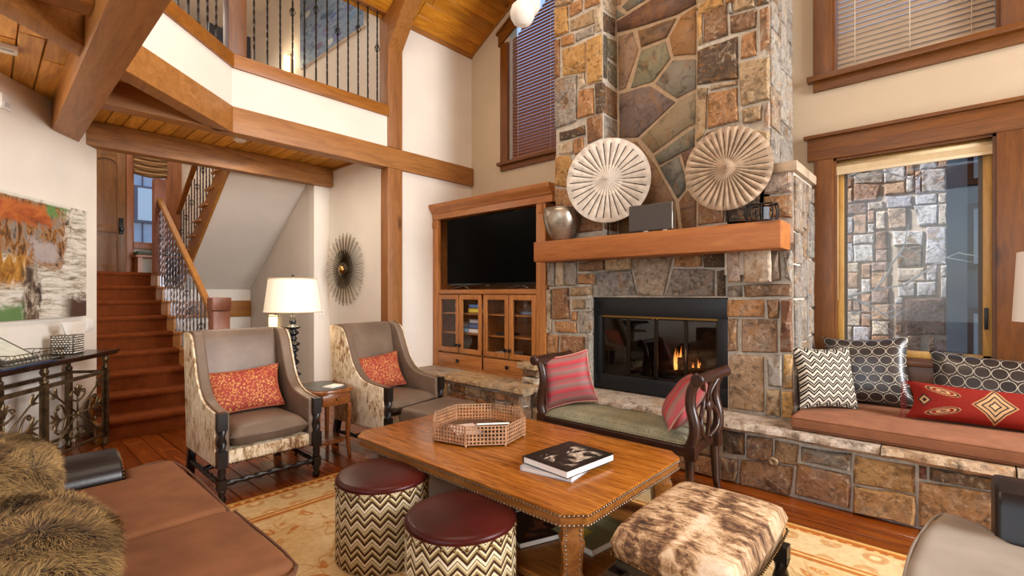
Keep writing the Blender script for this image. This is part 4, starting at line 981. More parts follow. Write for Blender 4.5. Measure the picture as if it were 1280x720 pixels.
def capstone(x0, x1, yfront, col):
    n = max(5, int((x1 - x0) / .035)); b = MB(); ys = [yfront + .018 * mnoise.noise(Vector((x0 * 3 + i * .31, 1.7, 0))) * 2 for i in range(n + 1)]
    rows = []
    for i in range(n + 1):
        x = x0 + (x1 - x0) * i / n; q = mnoise.noise(Vector((x * 9, 4.2, 1.1)))
        rows.append([(x, YW - .005, .398), (x, ys[i] + .015, .395 + .008 * q), (x, ys[i] - .012 - .012 * q, .417), (x, ys[i] - .004 + .012 * mnoise.noise(Vector((x * 13, .3, 2))), .438), (x, ys[i] + .012, HZT - .004), (x, ys[i] + .05, HZT), (x, YW - .005, HZT)])
    m_ = 7; v = [p for r in rows for p in r]; f = []
    for i in range(n):
        for k in range(m_ - 1): f.append((i*m_+k, i*m_+k+1, (i+1)*m_+k+1, (i+1)*m_+k))
    f.append(tuple(range(m_))); f.append(tuple(n*m_ + k for k in range(m_ - 1, -1, -1)))
    b.add(v, f); o = b.build('capstone', STONE, he, world=True); o.color = lin(col)
for x0, x1, yf, c in ((-5.04, -4.4, HYL - .04, '#a3927c'), (-4.393, -3.72, HYL - .05, '#b08a52'), (-3.713, -3.10, HYL - .05, '#a8895e'), (-3.093, -2.2, HY - .03, '#ab9a85'), (-2.193, -1.3, HY - .04, '#ab9a85'), (-1.293, -.33, HY - .05, '#b3a08a'), (-.323, .25, HY - .05, '#b49168'), (.257, 1.6, HY - .05, '#ad9776')): capstone(x0, x1, yf, c)
v = at_y(966, 577, HY - .03)
MB().lathe([(.035, 0), (.035, .012), (.022, .016), (.008, .016), (.008, .004)], (v.x, HY - .022, v.z), 16, Matrix.Rotation(PI/2, 4, 'X')).build('gas_valve_plate', m_plain('worn_brass', '#a58f6f', .4, .6), he, world=True)

# ------------------------------------------------------------------ outside the seat window: a stone wing of the house, corner post, twigs
ex = thing('stone_wing', 'sunlit outdoor stone wall seen through the seat window', 'building', (-.6, 7.3, 0))
EY = 7.2
MB().box(-2.6, .02, EY + .012, EY + .3, -.5, 4.6).build('mortar_wall', m_plain('outdoor_mortar', '#cdbdae', .9, nscale=20, namt=.1), ex, world=True)
EXS = [('#d8d4d6',[(1116,289),(1155,289),(1153,306),(1117,307)]),('#c9c6d0',[(1158,284),(1182,284),(1182,330),(1157,330)]),('#d2cfd4',[(1142,257),(1172,256),(1172,280),(1148,282)]),('#c9c3c6',[(1152,213),(1182,211),(1182,239),(1153,241)]),('#bcb9c2',[(1150,198),(1171,197),(1171,210),(1150,212)]),
 ('#d6d2d4',[(1067,307),(1091,306),(1092,327),(1068,328)]),('#8d7a72',[(1121,310),(1153,307),(1152,332),(1122,334)]),('#9a7a70',[(1132,374),(1181,374),(1182,419),(1132,418)]),('#c4c2cc',[(1145,244),(1171,242),(1171,254),(1145,256)]),('#b6b4c4',[(1107,246),(1141,245),(1141,258),(1109,260)]),
 ('#c0bcc2',[(1054,272),(1066,272),(1066,292),(1054,293)]),('#b8a79a',[(1067,218),(1104,214),(1104,228),(1068,230)]),('#c8c6cc',[(1122,354),(1144,353),(1144,370),(1123,371)]),('#cbc8ce',[(1147,353),(1170,352),(1170,370),(1147,370)]),('#c8a890',[(1110,261),(1133,260),(1133,284),(1112,286)]),
 ('#b58a74',[(1068,230),(1100,231),(1096,250),(1068,252)])]
occ = []
for c, pts in EXS:
    P = [at_y(x, y, EY) for x, y in pts]; stone(ex, P, NY, .016, c)
    occ.append((min(p.x for p in P) + 2.6, max(p.x for p in P) + 2.6, min(p.z for p in P) + .5, max(p.z for p in P) + .5))
for (a, c, e, f) in rubble(2.6, 4.2, .12, .26, .14, .36, RND, occ=occ):
    x0, x1, z0, z1 = -2.6 + a, -2.6 + c, -.5 + e, -.5 + f
    if x1 < -1.5 or z1 < .4 or z0 > 3.5: continue
    stone(ex, [Vector((x0, EY, z0)), Vector((x1, EY, z0)), Vector((x1, EY, z1)), Vector((x0, EY, z1))], NY, .016, RND.choice(('#bf957a', '#b58462', '#cdbcae', '#d6d0d0', '#a67c64', '#c9a284', '#dccab8', '#ac8e86', '#cfcad6')))
MB().box(-.04, .112, 6.7, 7.5, -.5, 4.6).build('corner_post', BLUEPOST, ex, world=True)
MB().box(.112, 1.6, 7.1, 7.5, -.5, 4.6).build('framed_bay', BLUEPOST, ex, world=True)
for z0, z1 in ((.45, 1.25), (1.65, 2.35), (2.55, 3.4)):
    f = MB().box(.115, .62, 7.03, 7.1, z0, z1).build('bay_window', REDFRAME, ex, world=True)
    MB().box(.165, .6, 7.015, 7.03, z0 + .06, z1 - .06).build('pane', m_plain('pale_pane_%d' % int(z0 * 100), '#c4d2e0', .1), f, world=True)
tw = MB()
def twig(p, d, L, r, lv):
    P = [Vector(p)]; d = Vector(d).normalized()
    for k in range(5):
        d = (d + Vector((RND.uniform(-.2, .2), RND.uniform(-.15, .15), RND.uniform(-.18, .22)))).normalized(); P.append(P[-1] + d * L / 5)
    tw.tube(P, [r * (1 - .14 * k) for k in range(6)], 5)
    if lv > 0:
        for k in (1, 2, 3, 4, 5):
            if RND.random() < .75: twig(P[k], d + Vector((RND.uniform(-.6, .6), RND.uniform(-.3, .3), RND.choice((-1, 1)) * RND.uniform(.4, 1.1))), L * .42, r * .55, lv - 1)
twig((-1.5, 6.2, 1.15), (1, 0, .22), 1.2, .022, 2); twig((-1.5, 6.25, 2.45), (1, 0, .05), 1.1, .022, 2); twig((-1.5, 6.2, 2.85), (1, .1, .25), .9, .014, 2); twig((-1.5, 6.3, 1.0), (1, 0, -.2), .8, .007, 1)
tr = thing('bare_tree', 'pale bare tree branches outside the seat window', 'tree', (-1.6, 6.22, -.02))
MB().tube(spl([(-1.6, 6.22, -.02), (-1.56, 6.2, .9), (-1.52, 6.22, 1.8), (-1.5, 6.24, 2.9), (-1.46, 6.25, 3.6)], 5), [.06 - .002 * k for k in range(21)], 8).build('trunk', TWIG, tr, world=True)
o = tw.build('branches', TWIG, tr, world=True); o['kind'] = 'stuff'
struct('ground', MB().box(-18, 8, 4.88, 14, -.5, -.02), m_plain('outdoor_ground', '#a79f96', .9, nscale=6, namt=.15))
# ------------------------------------------------------------------ built-in media cabinet
YC = 4.02
ca = thing('media_cabinet', 'built-in alder cabinet with glass doors, drawers and a television niche, beside the chimney', 'cabinet', (-4.1, YC + .3, HZT))
CX0, CX1 = -5.04, -3.168
xs = [at_y(p, 400, YC).x for p in (549, 575, 603, 605.5, 637, 671)]
lx0, lx1 = at_y(543, 400, YC).x, CX1
sh = MB(); sh.box(CX0, CX1, YC + .02, YC + .60, HZT, HZT + .03).box(CX0, CX0 + .02, YC + .02, YC + .60, HZT, 2.40).box(CX1 - .02, CX1, YC + .02, YC + .60, HZT, 2.40)
sh.box(CX0, CX1, YC + .58, YC + .60, HZT, 2.40).box(CX0, CX1, YC + .0, YC + .60, 1.40, 1.45).box(CX0, CX1, YC + .02, YC + .6, 2.36, 2.40).box(CX0, CX1, YC + .02, YC + .6, .645, .66)
sh.box((xs[2] + xs[3]) / 2 - .015, (xs[2] + xs[3]) / 2 + .015, YC + .02, YC + .58, HZT, 1.41)
sh.build('carcass', CABX, ca, world=True)
MB().box(CX0 - .002, xs[0] - .004, YC - .02, YC + .03, HZT, 2.38).build('stile', CABZ, ca, world=True, bev=.004)
MB().box(xs[5] + .006, CX1, YC - .02, YC + .03, HZT, 2.38).build('stile', CABZ, ca, world=True, bev=.004)
MB().box(CX0, CX1, YC - .012, YC + .02, 1.395, 1.445).build('rail', CABX, ca, world=True, bev=.004)
MB().box(CX0, CX1, YC - .012, YC + .02, HZT, .49).build('rail', CABX, ca, world=True, bev=.004)
cr = [(YC + .02, 2.36), (YC - .03, 2.36), (YC - .03, 2.43), (YC - .045, 2.445), (YC - .05, 2.46), (YC - .085, 2.505), (YC - .09, 2.52), (YC - .095, 2.55), (YC + .02, 2.55)]
MB().prism([(CX0 - .0, a, z) for a, z in cr], (CX1 + .10 - CX0, 0, 0)).build('crown_moulding', CABX, ca, world=True)
for x in (CX0 + .03, (xs[5] + CX1) / 2):
    MB().box(x - .035, x + .035, YC - .032, YC - .018, 2.255, 2.335).build('rosette', CABZ, ca, world=True, bev=.008)
ZD0, ZD1 = .665, 1.385
for xa, xb, kn in ((xs[0], xs[1] - .006, 1), (xs[1] + .006, xs[2], 0), (xs[3], xs[4] - .006, 1), (xs[4] + .006, xs[5], 0)):
    f = MB(); s_ = .058
    f.box(xa, xa + s_, YC - .018, YC + .004, ZD0, ZD1).box(xb - s_, xb, YC - .018, YC + .004, ZD0, ZD1).box(xa, xb, YC - .0175, YC + .0035, ZD0, ZD0 + s_).box(xa, xb, YC - .0175, YC + .0035, ZD1 - s_, ZD1)
    d = f.build('door', CABZ, ca, world=True, bev=.003)
    MB().box(xa + s_ - .005, xb - s_ + .005, YC - .008, YC - .004, ZD0 + s_ - .005, ZD1 - s_ + .005).build('pane', CABGLASS, d, world=True)
    kx = xb - .028 if kn else xa + .028
    MB().lathe([(.010, 0), (.010, .015), (.022, .022), (.024, .032), (.015, .040)], (kx, YC - .018, .76), 12, Matrix.Rotation(PI/2, 4, 'X')).build('knob', BLACKM, d, world=True)
for xa, xb in ((xs[0], xs[2]), (xs[3], xs[5])):
    d = MB().box(xa, xb, YC - .018, YC + .004, .493, .645).build('drawer', CABX, ca, world=True, bev=.005)
    MB().box(xa + .05, xb - .05, YC - .022, YC - .016, .525, .613).build('raised_panel', CABX, d, world=True, bev=.004)
    MB().lathe([(.010, 0), (.010, .015), (.022, .022), (.024, .032), (.015, .040)], ((xa + xb) / 2, YC - .02, .567), 12, Matrix.Rotation(PI/2, 4, 'X')).build('knob', BLACKM, d, world=True)
for xa, xb in ((CX0 + .02, (xs[2] + xs[3]) / 2 - .015), ((xs[2] + xs[3]) / 2 + .015, CX1 - .02)):
    for z in (.90, 1.15): MB().box(xa, xb, YC + .04, YC + .56, z - .009, z + .009).build('shelf', CABX, ca, world=True)
# games and dishes behind the glass
def gamebox(x0, x1, z0, z1, c, label, depth=.22):
    r = thing('game_box', label, 'box', ((x0 + x1) / 2, YC + .16, z0), group='games and dishes in the media cabinet')
    MB().box(x0, x1, YC + .07, YC + .07 + depth, z0 + .001, z1).build('box_body', m_plain('card_' + c[1:], c, .6), r, world=True, bev=.003)
    MB().box(x0 + .02, x1 - .02, YC + .066, YC + .0705, z0 + .012, z1 - .012).build('label_panel', m_plain('card_lt_' + c[1:], [min(1, v * 1.8 + .05) for v in lin(c)[:3]], .6), r, world=True)
xm = xs[1]
gamebox(xm + .07, xm + .36, 1.16, 1.22, '#c9b23c', 'yellow game box on the top shelf behind the second glass door, lower of two')
gamebox(xm + .08, xm + .34, 1.221, 1.27, '#3f6fa8', 'blue game box lying on the yellow one behind the second glass door')
gamebox(xm + .07, xm + .33, .91, .965, '#d9d4c8', 'white game box at the foot of the middle shelf stack behind the second door')
gamebox(xm + .07, xm + .35, .966, 1.03, '#33507c', 'dark blue game box in the middle shelf stack behind the second door')
gamebox(xm + .09, xm + .33, 1.031, 1.08, '#8a8d96', 'grey game box on top of the middle shelf stack behind the second door')
gamebox(xm - .10, xm - .02 + .10, .91, .97, '#6fa6cf', 'pale blue game box at the meeting of the two left glass doors')
gamebox(xs[3] + .10, xs[3] + .36, .668, .715, '#cfcac0', 'white case on the cabinet floor behind the third glass door')
gamebox(xs[4] + .10, xs[4] + .30, 1.16, 1.20, '#45566a', 'slate box on the top shelf behind the fourth glass door')
gamebox(xs[3] + .12, xs[3] + .30, .91, .935, '#2c2a2a', 'flat black box on the middle shelf behind the third glass door')
def plate(x, z, r, c, label):
    o = MB().lathe([(.02, -.008), (r * .6, -.006), (r, .012), (r, .018), (r * .6, .0), (.01, 0)], (x, YC + .30, z + r), 24, Matrix.Rotation(rad(80), 4, 'X')).build('plate', m_plain('glaze_' + c[1:], c, .2), recenter=True)
    tag(o, label, 'plate', 'games and dishes in the media cabinet')
plate(xs[0] + .20, .665, .11, '#9aa79a', 'round pale plate standing behind the first glass door')
plate(xm + .22, .665, .10, '#5d6a60', 'round green plate standing behind the second glass door')
plate(xs[4] + .20, .665, .12, '#4a3a30', 'dark woven plate standing behind the fourth glass door')
for k, (x, z) in enumerate(((xs[0] + .13, 1.16), (xs[0] + .26, .91))):
    o = MB().lathe([(.03, 0), (.05, .02), (.065, .08), (.06, .12), (.055, .12), (.05, .03), (.01, .02)], (x, YC + .24, z + .001), 16).build('glass_bowl', m_plain('bluish_ceramic_%d' % k, '#b9c0c0', .15), recenter=True)
    tag(o, ('pale bowl on the top shelf behind the first glass door', 'pale bowl on the middle shelf behind the first glass door')[k], 'bowl', 'games and dishes in the media cabinet')

# television --------------------------------------------------------------------
tv = thing('television', 'large flat black television standing in the cabinet niche', 'television', (-4.09, YC + .1, 1.45))
TX0, TX1, TZ0, TZ1, TY = -4.84, -3.335, 1.503, 2.345, YC + .05
MB().box(TX0, TX1, TY, TY + .045, TZ0, TZ1).build('casing', BLACKP, tv, world=True, bev=.006)
MB().box(TX0 + .012, TX1 - .012, TY - .002, TY + .004, TZ0 + .022, TZ1 - .012).build('screen', SCREEN, tv, world=True)
for s_ in (0, 1):
    xc = TX0 + .30 if s_ == 0 else TX1 - .24
    MB().tube([(xc - .15, TY - .04, 1.457), (xc, TY + .02, 1.50), (xc + .15, TY - .04, 1.457)], .008, 6).build('foot', STEEL, tv, world=True)
MB().box(-4.12, -4.06, TY - .006, TY + .01, 1.488, 1.505).build('sensor', STEEL, tv, world=True, bev=.002)

# ------------------------------------------------------------------ things on the mantel
MZ = 1.922
def disc(name_label, x, y, z, R, nr, rz, mat, slot_w, amp):
    t = thing('carved_disc', name_label, 'sculpture', (x, y, MZ + .001), rz, 'carved discs on the mantel')
    zc = z - MZ
    def prof(v): return .012 + .030 * math.exp(-(v / .22) ** 2) + .012 * (1 - v)
    def fn(u, v):
        a = 2 * PI * u; r = R * v; rib = amp * abs(math.sin(nr * a / 2)) * (1 if v > .26 else .25) * min(1, (1 - v) * 9 + .25)
        return Vector((r * math.cos(a), -(prof(v) + rib), zc + r * math.sin(a)))
    b = MB().surf(fn, nr * 4, 14, True)
    b.surf(lambda u, v: Vector((R * (1 - .02 * v) * math.cos(2*PI*u), .012 * v - (prof(1)) * (1 - v), zc + R * (1 - .02 * v) * math.sin(2*PI*u))), nr * 4, 1, True)
    b.surf(lambda u, v: Vector((R * .98 * (1 - v * .99) * math.cos(2*PI*u), .012, zc + R * .98 * (1 - v * .99) * math.sin(2*PI*u))), nr * 4, 1, True)
    b.build('plate', mat, t)
    g = MB()
    for k in range(nr):
        a = 2 * PI * k / nr; ca_, sa = math.cos(a), math.sin(a); r0, r1 = R * .36, R * RND.uniform(.86, .92)
        wv = slot_w
        P = [(r0, -wv * .4), (r1, -wv * .6), (r1, wv * .6), (r0, wv * .4)]
        V = [Vector((r * ca_ - w * sa, -(prof(r / R) + .0035), zc + r * sa + w * ca_)) for r, w in P]
        g.prism(V, (0, .006, 0))
    o = g.build('groove', CERAMD, t); o['kind'] = 'stuff'
    MB().tube([(0, .018, .006), (0, .016, zc - R * .75), (0, .016, zc)], .006, 6).build('stand_rod', BLACKM, t)
    MB().box(-.06, .06, -.03, .05, 0, .012).build('stand_base', BLACKM, t, bev=.003)
    return t
disc('pale carved radial disc on a rod, left of the speaker on the mantel', -2.363, 3.915, 2.446, .390, 30, rad(20), CERAM, .0085, .012)
disc('browner fluted radial disc on a rod, right of the speaker on the mantel', -1.29, 3.90, 2.366, .322, 34, rad(5), CERAM2, .009, .02)
t = thing('silver_vase', 'mottled silver wide-mouthed vase at the left end of the mantel', 'vase', (-2.885, 3.91, MZ + .001))
MB().lathe([(.085, 0), (.098, .02), (.140, .08), (.170, .15), (.186, .22), (.188, .265), (.180, .30), (.172, .315), (.165, .305), (.172, .26), (.15, .13), (.05, .02)], (0, 0, 0), 32).build('bowl', SILVER, t)
MB().tube([(.175 * math.cos(a), .175 * math.sin(a), .312) for a in frange(0, 2*PI, 33)[:-1]], .007, 6, True).build('rim', SILVER, t)
t = thing('speaker', 'slim grey rectangular speaker standing on the mantel between the discs', 'speaker', (-1.905, 3.865, MZ + .001), rad(3))
MB().box(-.195, .195, -.03, .035, .014, .240).build('cabinet', m_plain('graphite_grille', '#57514d', .45, .3), t, bev=.008)
MB().box(-.186, .186, -.034, -.028, .022, .232).build('grille', m_plain('speaker_mesh', '#4b4642', .6, .2, bstr=.3, bscale=400), t)
MB().box(.188, .198, -.031, .036, .014, .240).build('end_cap', CHROME, t, bev=.003)
for x in (-.04, .13): MB().box(x - .02, x + .02, -.02, .02, 0, .015).build('foot', CHROME, t)
t = thing('wire_basket_ornament', 'small dark wire ornament with curved bars at the right end of the mantel', 'ornament', (-1.05, 3.91, MZ + .001))
for zz in (.012, .135): MB().tube([(.105 * math.cos(a), .07 * math.sin(a), zz) for a in frange(0, 2*PI, 21)[:-1]], .007, 6, True).build('ring', IRON, t)
b = MB()
for k in range(9):
    a = 2 * PI * k / 9; b.tube(spl([(.10*math.cos(a), .066*math.sin(a), .012), (.118*math.cos(a), .085*math.sin(a), .075), (.105*math.cos(a), .07*math.sin(a), .135)], 4), .006, 5)
b.build('bar', IRON, t)
for s_ in (-1, 1): MB().tube(spl([(s_*.02, -.06, .02), (s_*.075, -.02, .08), (s_*.01, .03, .12), (s_*.05, .05, .04)], 5), .006, 5).build('scroll', BRONZE, t)
MB().box(.03, .06, -.06, -.03, .02, .11).build('glass_block', m_plain('blue_tile', '#8a97a8', .2), t)

# ------------------------------------------------------------------ stairs
RH, RUN, SX = .1867, .28, -5.92
SY0, SY1 = .80, 1.70
st = thing('staircase', 'flight of wooden stairs with a rust-brown runner rising to the entry door', 'staircase', (SX - .3, 1.25, 0))
for i in range(9):
    z1 = RH * (i + 1); x1 = SX - RUN * i
    back = x1 - RUN - .03 if i < 8 else -10.0
    MB().box(back, x1 + .028, SY0 - .08, SY1 + .035, z1 - .032, z1).build('tread', STAIRW, st, world=True, bev=.008)
    MB().box(x1 - .02, x1, SY0 - .08, SY1, z1 - RH, z1 - .032).build('riser', STAIRW, st, world=True)
rn = MB(); P = []
for i in range(9):
    z1 = RH * (i + 1); x1 = SX - RUN * i
    P += [(x1 + .008, z1 - RH + (.008 if i else .002)), (x1 + .008, z1 - .04), (x1 + .036, z1 - .036), (x1 + .04, z1 - .012), (x1 + .03, z1 + .008)]
P += [(SX - RUN * 8 - .05, RH * 9 + .008)]
for i in range(len(P) - 1):
    (xa, za), (xb, zb) = P[i], P[i + 1]; rn.add([(xa, SY0 - .06, za), (xb, SY0 - .06, zb), (xb, 1.58, zb), (xa, 1.58, za)], [(0, 1, 2, 3)])
o = rn.build('runner', CARPET, st, world=True)
MB().box(SX - .06, SX + .06, SY0 - .08, SY0 - .02, 0, .19).build('skirt_block', STAIRW, st, world=True, bev=.006)
pts = [(SX - .02, 0), (SX - RUN * 8, RH * 8)] + [(SX - RUN * 8 - .25, RH * 8), (SX - RUN * 8 - .25, RH * 8 - .3), (SX - .35, 0)]
MB().prism([(x, SY1 - .01, z) for x, z in pts], (0, .03, 0)).build('stringer', STAIRW, st, world=True)
def baluster(x, y, z0, z1, parent, basket, bmat=PEWTER):
    b = MB(); r = .0075; n = 26
    P = [Vector((x, y, z0 + (z1 - z0) * k / n)) for k in range(n + 1)]
    def sq(c, a, s): return [c + Vector((s * math.cos(a + q * PI / 2), s * math.sin(a + q * PI / 2), 0)) for q in range(4)]
    V = []; F = []
    for k, p in enumerate(P):
        u = k / n; a = PI / 4 + (max(0, min(1, (u - .12) / .76)) * PI * 5)
        V += sq(p, a, r * 1.35)
    for k in range(n):
        for q in range(4): F.append((k*4+q, k*4+(q+1) % 4, (k+1)*4+(q+1) % 4, (k+1)*4+q))
    b.add(V, F)
    if basket is not None:
        zc = z0 + (z1 - z0) * basket
        for q in range(4):
            a = q * PI / 2
            b.tube([(x + .028 * math.sin(PI * k / 6) * math.cos(a + k * .45), y + .028 * math.sin(PI * k / 6) * math.sin(a + k * .45), zc - .055 + .11 * k / 6) for k in range(7)], .0045, 4)
    b.box(x - .014, x + .014, y - .014, y + .014, z0, z0 + .025)
    return b.build('baluster', bmat, parent, world=True)
sl = RH / RUN; yb_ = 1.665
rz_ = lambda x: 1.084 + (-5.66 - x) * sl       # handrail centre height
for i in range(9):
    for k in (0, 1):
        x = SX - RUN * i - .02 - .14 * k
        if i == 8 and k: continue
        baluster(x, yb_, RH * (i + 1), rz_(x) - .02, st, (.55 if (i + k) % 2 else None) if k else .62)
hr = [(-.03, -.03), (.03, -.03), (.036, 0), (.026, .03), (-.026, .03), (-.036, 0)]
MB().prism([(-5.68, yb_ + a, rz_(-5.68) + b_) for a, b_ in hr], (-8.05 + 5.68, 0, rz_(-8.05) - rz_(-5.68))).build('handrail', RAILW, st, world=True)
nw = MB().box(-5.74, -5.58, 1.60, 1.76, 0, 1.22); nw.build('newel_post', NEWELW, st, world=True, bev=.01)
MB().box(-5.75, -5.57, 1.59, 1.77, 1.225, 1.36).build('newel_cap', NEWELW, st, world=True, bev=.012)
MB().box(-8.2, -8.06, 1.60, 1.74, RH * 9, 2.98).build('upper_newel', NEWELW, st, world=True, bev=.01)

# upper flight, rising back over the stairwell
uf = thing('upper_staircase', 'upper flight of stairs with iron balusters climbing back to the gallery', 'staircase', (-7.6, 2.5, ZL))
UY0, UY1, UX = 2.05, 3.058, -8.735
soff = lambda x: 1.467 + (x + 8.735) * .69
MB().prism([(UX, UY0 + .03, soff(UX)), (-6.47, UY0 + .03, soff(-6.47)), (-6.47, UY0 + .03, soff(-6.47) + .10), (UX, UY0 + .03, soff(UX) + .2)], (0, UY1 - UY0 - .03, 0)).build('plaster_soffit', WALLG, uf, world=True)
MB().prism([(UX, UY0, soff(UX) - .02), (-6.47, UY0, soff(-6.47) - .02), (-6.47, UY0, soff(-6.47) + .33), (UX, UY0, soff(UX) + .33)], (0, .032, 0)).build('stringer', STAIRW, uf, world=True)
for i in range(9):
    x0 = UX + RUN * i * .965; z = ZL + RH * (i + 1)
    MB().box(x0 - .03, x0 + .29, UY0 - .03, UY1, z - .032, z).build('tread', STAIRW, uf, world=True, bev=.006)
    for k in (.05, .19): baluster(x0 + k, UY0 + .01, z, z + .80, uf, .6 if k < .1 else None)
MB().prism([(UX - .1, UY0 + .01 + a, ZL + .97 + b_) for a, b_ in hr], (2.45, 0, 2.45 * .69)).build('handrail', RAILW, uf, world=True)
struct('wall_landing', MB().box(-8.86, -8.735, 1.78, 3.07, 0, 1.47), WALLG)
struct('trim_6', MB().box(-8.74, -8.70, 1.74, 3.06, 1.02, 1.285), TRIMY, label='wood fascia board under the stair landing', bev=.006)

# ------------------------------------------------------------------ gallery railing
gr_ = thing('gallery_railing', 'gallery railing with twisted iron balusters and wood posts above the beam', 'railing', (-5.07, 2.4, 3.655))
YP = 3.655
ys = 3.285 - .10; k = 0
while ys > 1.74:
    baluster(-5.07, ys, YP, 4.77, gr_, (.60 if k % 4 == 0 else .72) if k % 2 == 0 else None, IRON); ys -= .125; k += 1
MB().box(-5.115, -5.025, 1.70, 3.30, 4.765, 4.825).build('top_rail', TRIMY, gr_, world=True, bev=.01)
MB().box(-5.15, -4.995, 1.56, 1.72, 3.66, 5.4).build('corner_post', TRIMZ, gr_, world=True, bev=.008)
s = .16
k = 0
while s < 2.05:
    q = p45(s, -.06, 0); baluster(q.x, q.y, YP, 4.77, gr_, .65 if k % 2 == 0 else None, IRON); s += .125; k += 1
MB().prism([p45(0, -.02, 4.765), p45(2.1, -.02, 4.765), p45(2.1, -.10, 4.765), p45(0, -.10, 4.765)], (0, 0, .06)).build('top_rail', TRIMY, gr_, world=True)
# gallery: painting, sconce, dark chair, far window
t = thing('gallery_painting', 'large blue abstract painting on the gallery wall behind the balusters', 'painting', (-6.37, 3.27, 4.78))
MB().box(-7.27, -5.47, 3.245, 3.284, 4.78, 5.9).build('stretcher', PAPER, t, world=True)
MB().surf(lambda u, v: Vector((-7.27 + 1.8 * u, 3.2435, 4.78 + 1.12 * v)), 1, 1).build('canvas', PAINT2, t, world=True)
def sconce(label, x, y, z, h=.30, w=.10):
    t = thing('wall_sconce', label, 'lamp', (x, y, z))
    MB().box(x - w * .5, x + w * .5, y - .02, y, z - .02, z + h + .02).build('back_plate', BRONZE, t, world=True, bev=.003)
    MB().surf(lambda u, v: Vector((x - w * .6 * math.cos(PI * u), y - .015 - w * .75 * math.sin(PI * u), z + h * v)), 12, 2).build('shade', SCONCE, t, world=True)
    for zz in (z + .015, z + h - .015): MB().tube([(x - w * .63 * math.cos(PI * a), y - .015 - w * .79 * math.sin(PI * a), zz) for a in frange(0, 1, 11)], .007, 5).build('band', BRONZE, t, world=True)
    return t
sconce('glowing half-round sconce on the gallery wall beside the painting', -7.72, 3.284, 4.84)
light('gallery_sconce_bulb', 'POINT', (-7.72, 3.14, 5.05), 10, (1, .75, .45), size=.06)
# the wall light half hidden behind the lampshade on the stairwell wall
sw = at_y(345, 392, 3.05)
sconce('small wall sconce on the stairwell wall behind the lampshade', sw.x, 3.059, sw.z - .28, h=.26, w=.13)
t = thing('gallery_chair', 'dark wooden chair standing on the gallery behind the railing', 'chair', (-6.0, 1.95, 3.485))
for sx in (-.2, .2):
    for sy in (-.2, .2): MB().box(-6.0 + sx - .02, -6.0 + sx + .02, 1.95 + sy - .02, 1.95 + sy + .02, 3.486, 3.95 if sx > 0 else 4.45).build('leg', BLACKW, t, world=True)
MB().box(-6.23, -5.77, 1.73, 2.17, 3.92, 3.97).build('seat', BLACKW, t, world=True, bev=.01)
MB().box(-6.225, -6.185, 1.74, 2.16, 4.05, 4.45).build('backrest', BLACKW, t, world=True, bev=.01)
w5 = sroot('window_5', 'bluish window at the back of the gallery'); 
struct('pane', MB().box(-9.99, -9.97, .9, 2.6, 4.3, 6.2), m_plain('dusk_glass', '#5f7ea6', .1), w5)
for yy in (.9, 1.45, 2.02, 2.6): struct('casing', MB().box(-9.98, -9.93, yy - .05, yy + .05, 4.25, 6.25), DOORT, w5)
# ------------------------------------------------------------------ soft shapes
def pillow_mb(w, h, t, nu=20, nv=16, pinch=.11, full=.42):
    """cushion facing +X, width along Y, height along Z, bottom edge at z=0"""
    b = MB()
    for sgn in (1, -1):
        def fn(u, v, sgn=sgn):
            a = (u - .5) * 2; c = (v - .5) * 2
            th = ((1 - abs(a) ** 2.6) * (1 - abs(c) ** 2.6)) ** full
            y = a * w / 2 * (1 - pinch * (1 - c * c)) ; z = c * h / 2 * (1 - pinch * (1 - a * a))
            wr = .05 * mnoise.noise(Vector((a * 2.2 + w * 9, c * 2.2 + h * 5, sgn)))
            return Vector((sgn * t / 2 * max(0, th + wr * th), y * (1 if sgn > 0 else 1), z + h / 2))
        b.surf(fn, nu, nv)
    return b
def edge_path(w, h, pinch=.11, n=10):
    P = []
    for k in range(n): a = -1 + 2 * k / n; P.append((0, a * w/2, -h/2 * (1 - pinch * (1 - a*a)) + h/2))
    for k in range(n): a = -1 + 2 * k / n; P.append((0, w/2 * (1 - pinch * (1 - a*a)), a * h/2 + h/2))
    for k in range(n): a = 1 - 2 * k / n; P.append((0, a * w/2, h/2 * (1 - pinch * (1 - a*a)) + h/2))
    for k in range(n): a = 1 - 2 * k / n; P.append((0, -w/2 * (1 - pinch * (1 - a*a)), a * h/2 + h/2))
    return P
def pillow(label, w, h, t, mat, loc, rz, lean, roll=0, pipe=None, name='throw_pillow', group=None, tassel=None):
    r = thing(name, label, 'pillow', loc, 0, group); r.rotation_mode = 'XYZ'
    R_ = Matrix.Rotation(rz, 4, 'Z') @ Matrix.Rotation(-lean, 4, 'Y') @ Matrix.Rotation(roll, 4, 'X')
    r.rotation_euler = R_.to_euler()
    pillow_mb(w, h, t).build('cover', mat, r)
    if pipe: MB().tube(edge_path(w, h), .006, 6, True).build('piping', pipe, r)
    if tassel:
        b = MB()
        for s_ in (-1, 1):
            for k in range(16):
                z = h * (k + .5) / 16
                b.tube([(0, s_ * w * .5 * .97, z), (.004, s_ * (w * .5 + .012), z - .006), (.006, s_ * (w * .5 + .02), z - .022)], .003, 4)
        o = b.build('fringe', tassel, r); o['kind'] = 'stuff'
    return r
def nails(path, r=.006, step=.02, nrm=(0, 0, 1)):
    b = MB(); P = [Vector(p) for p in path]; acc = 0
    for i in range(len(P) - 1):
        d = P[i + 1] - P[i]; L = d.length; s = acc
        while s < L:
            b.ball(P[i] + d * (s / L), r, 6, 3); s += step
        acc = s - L
    return b

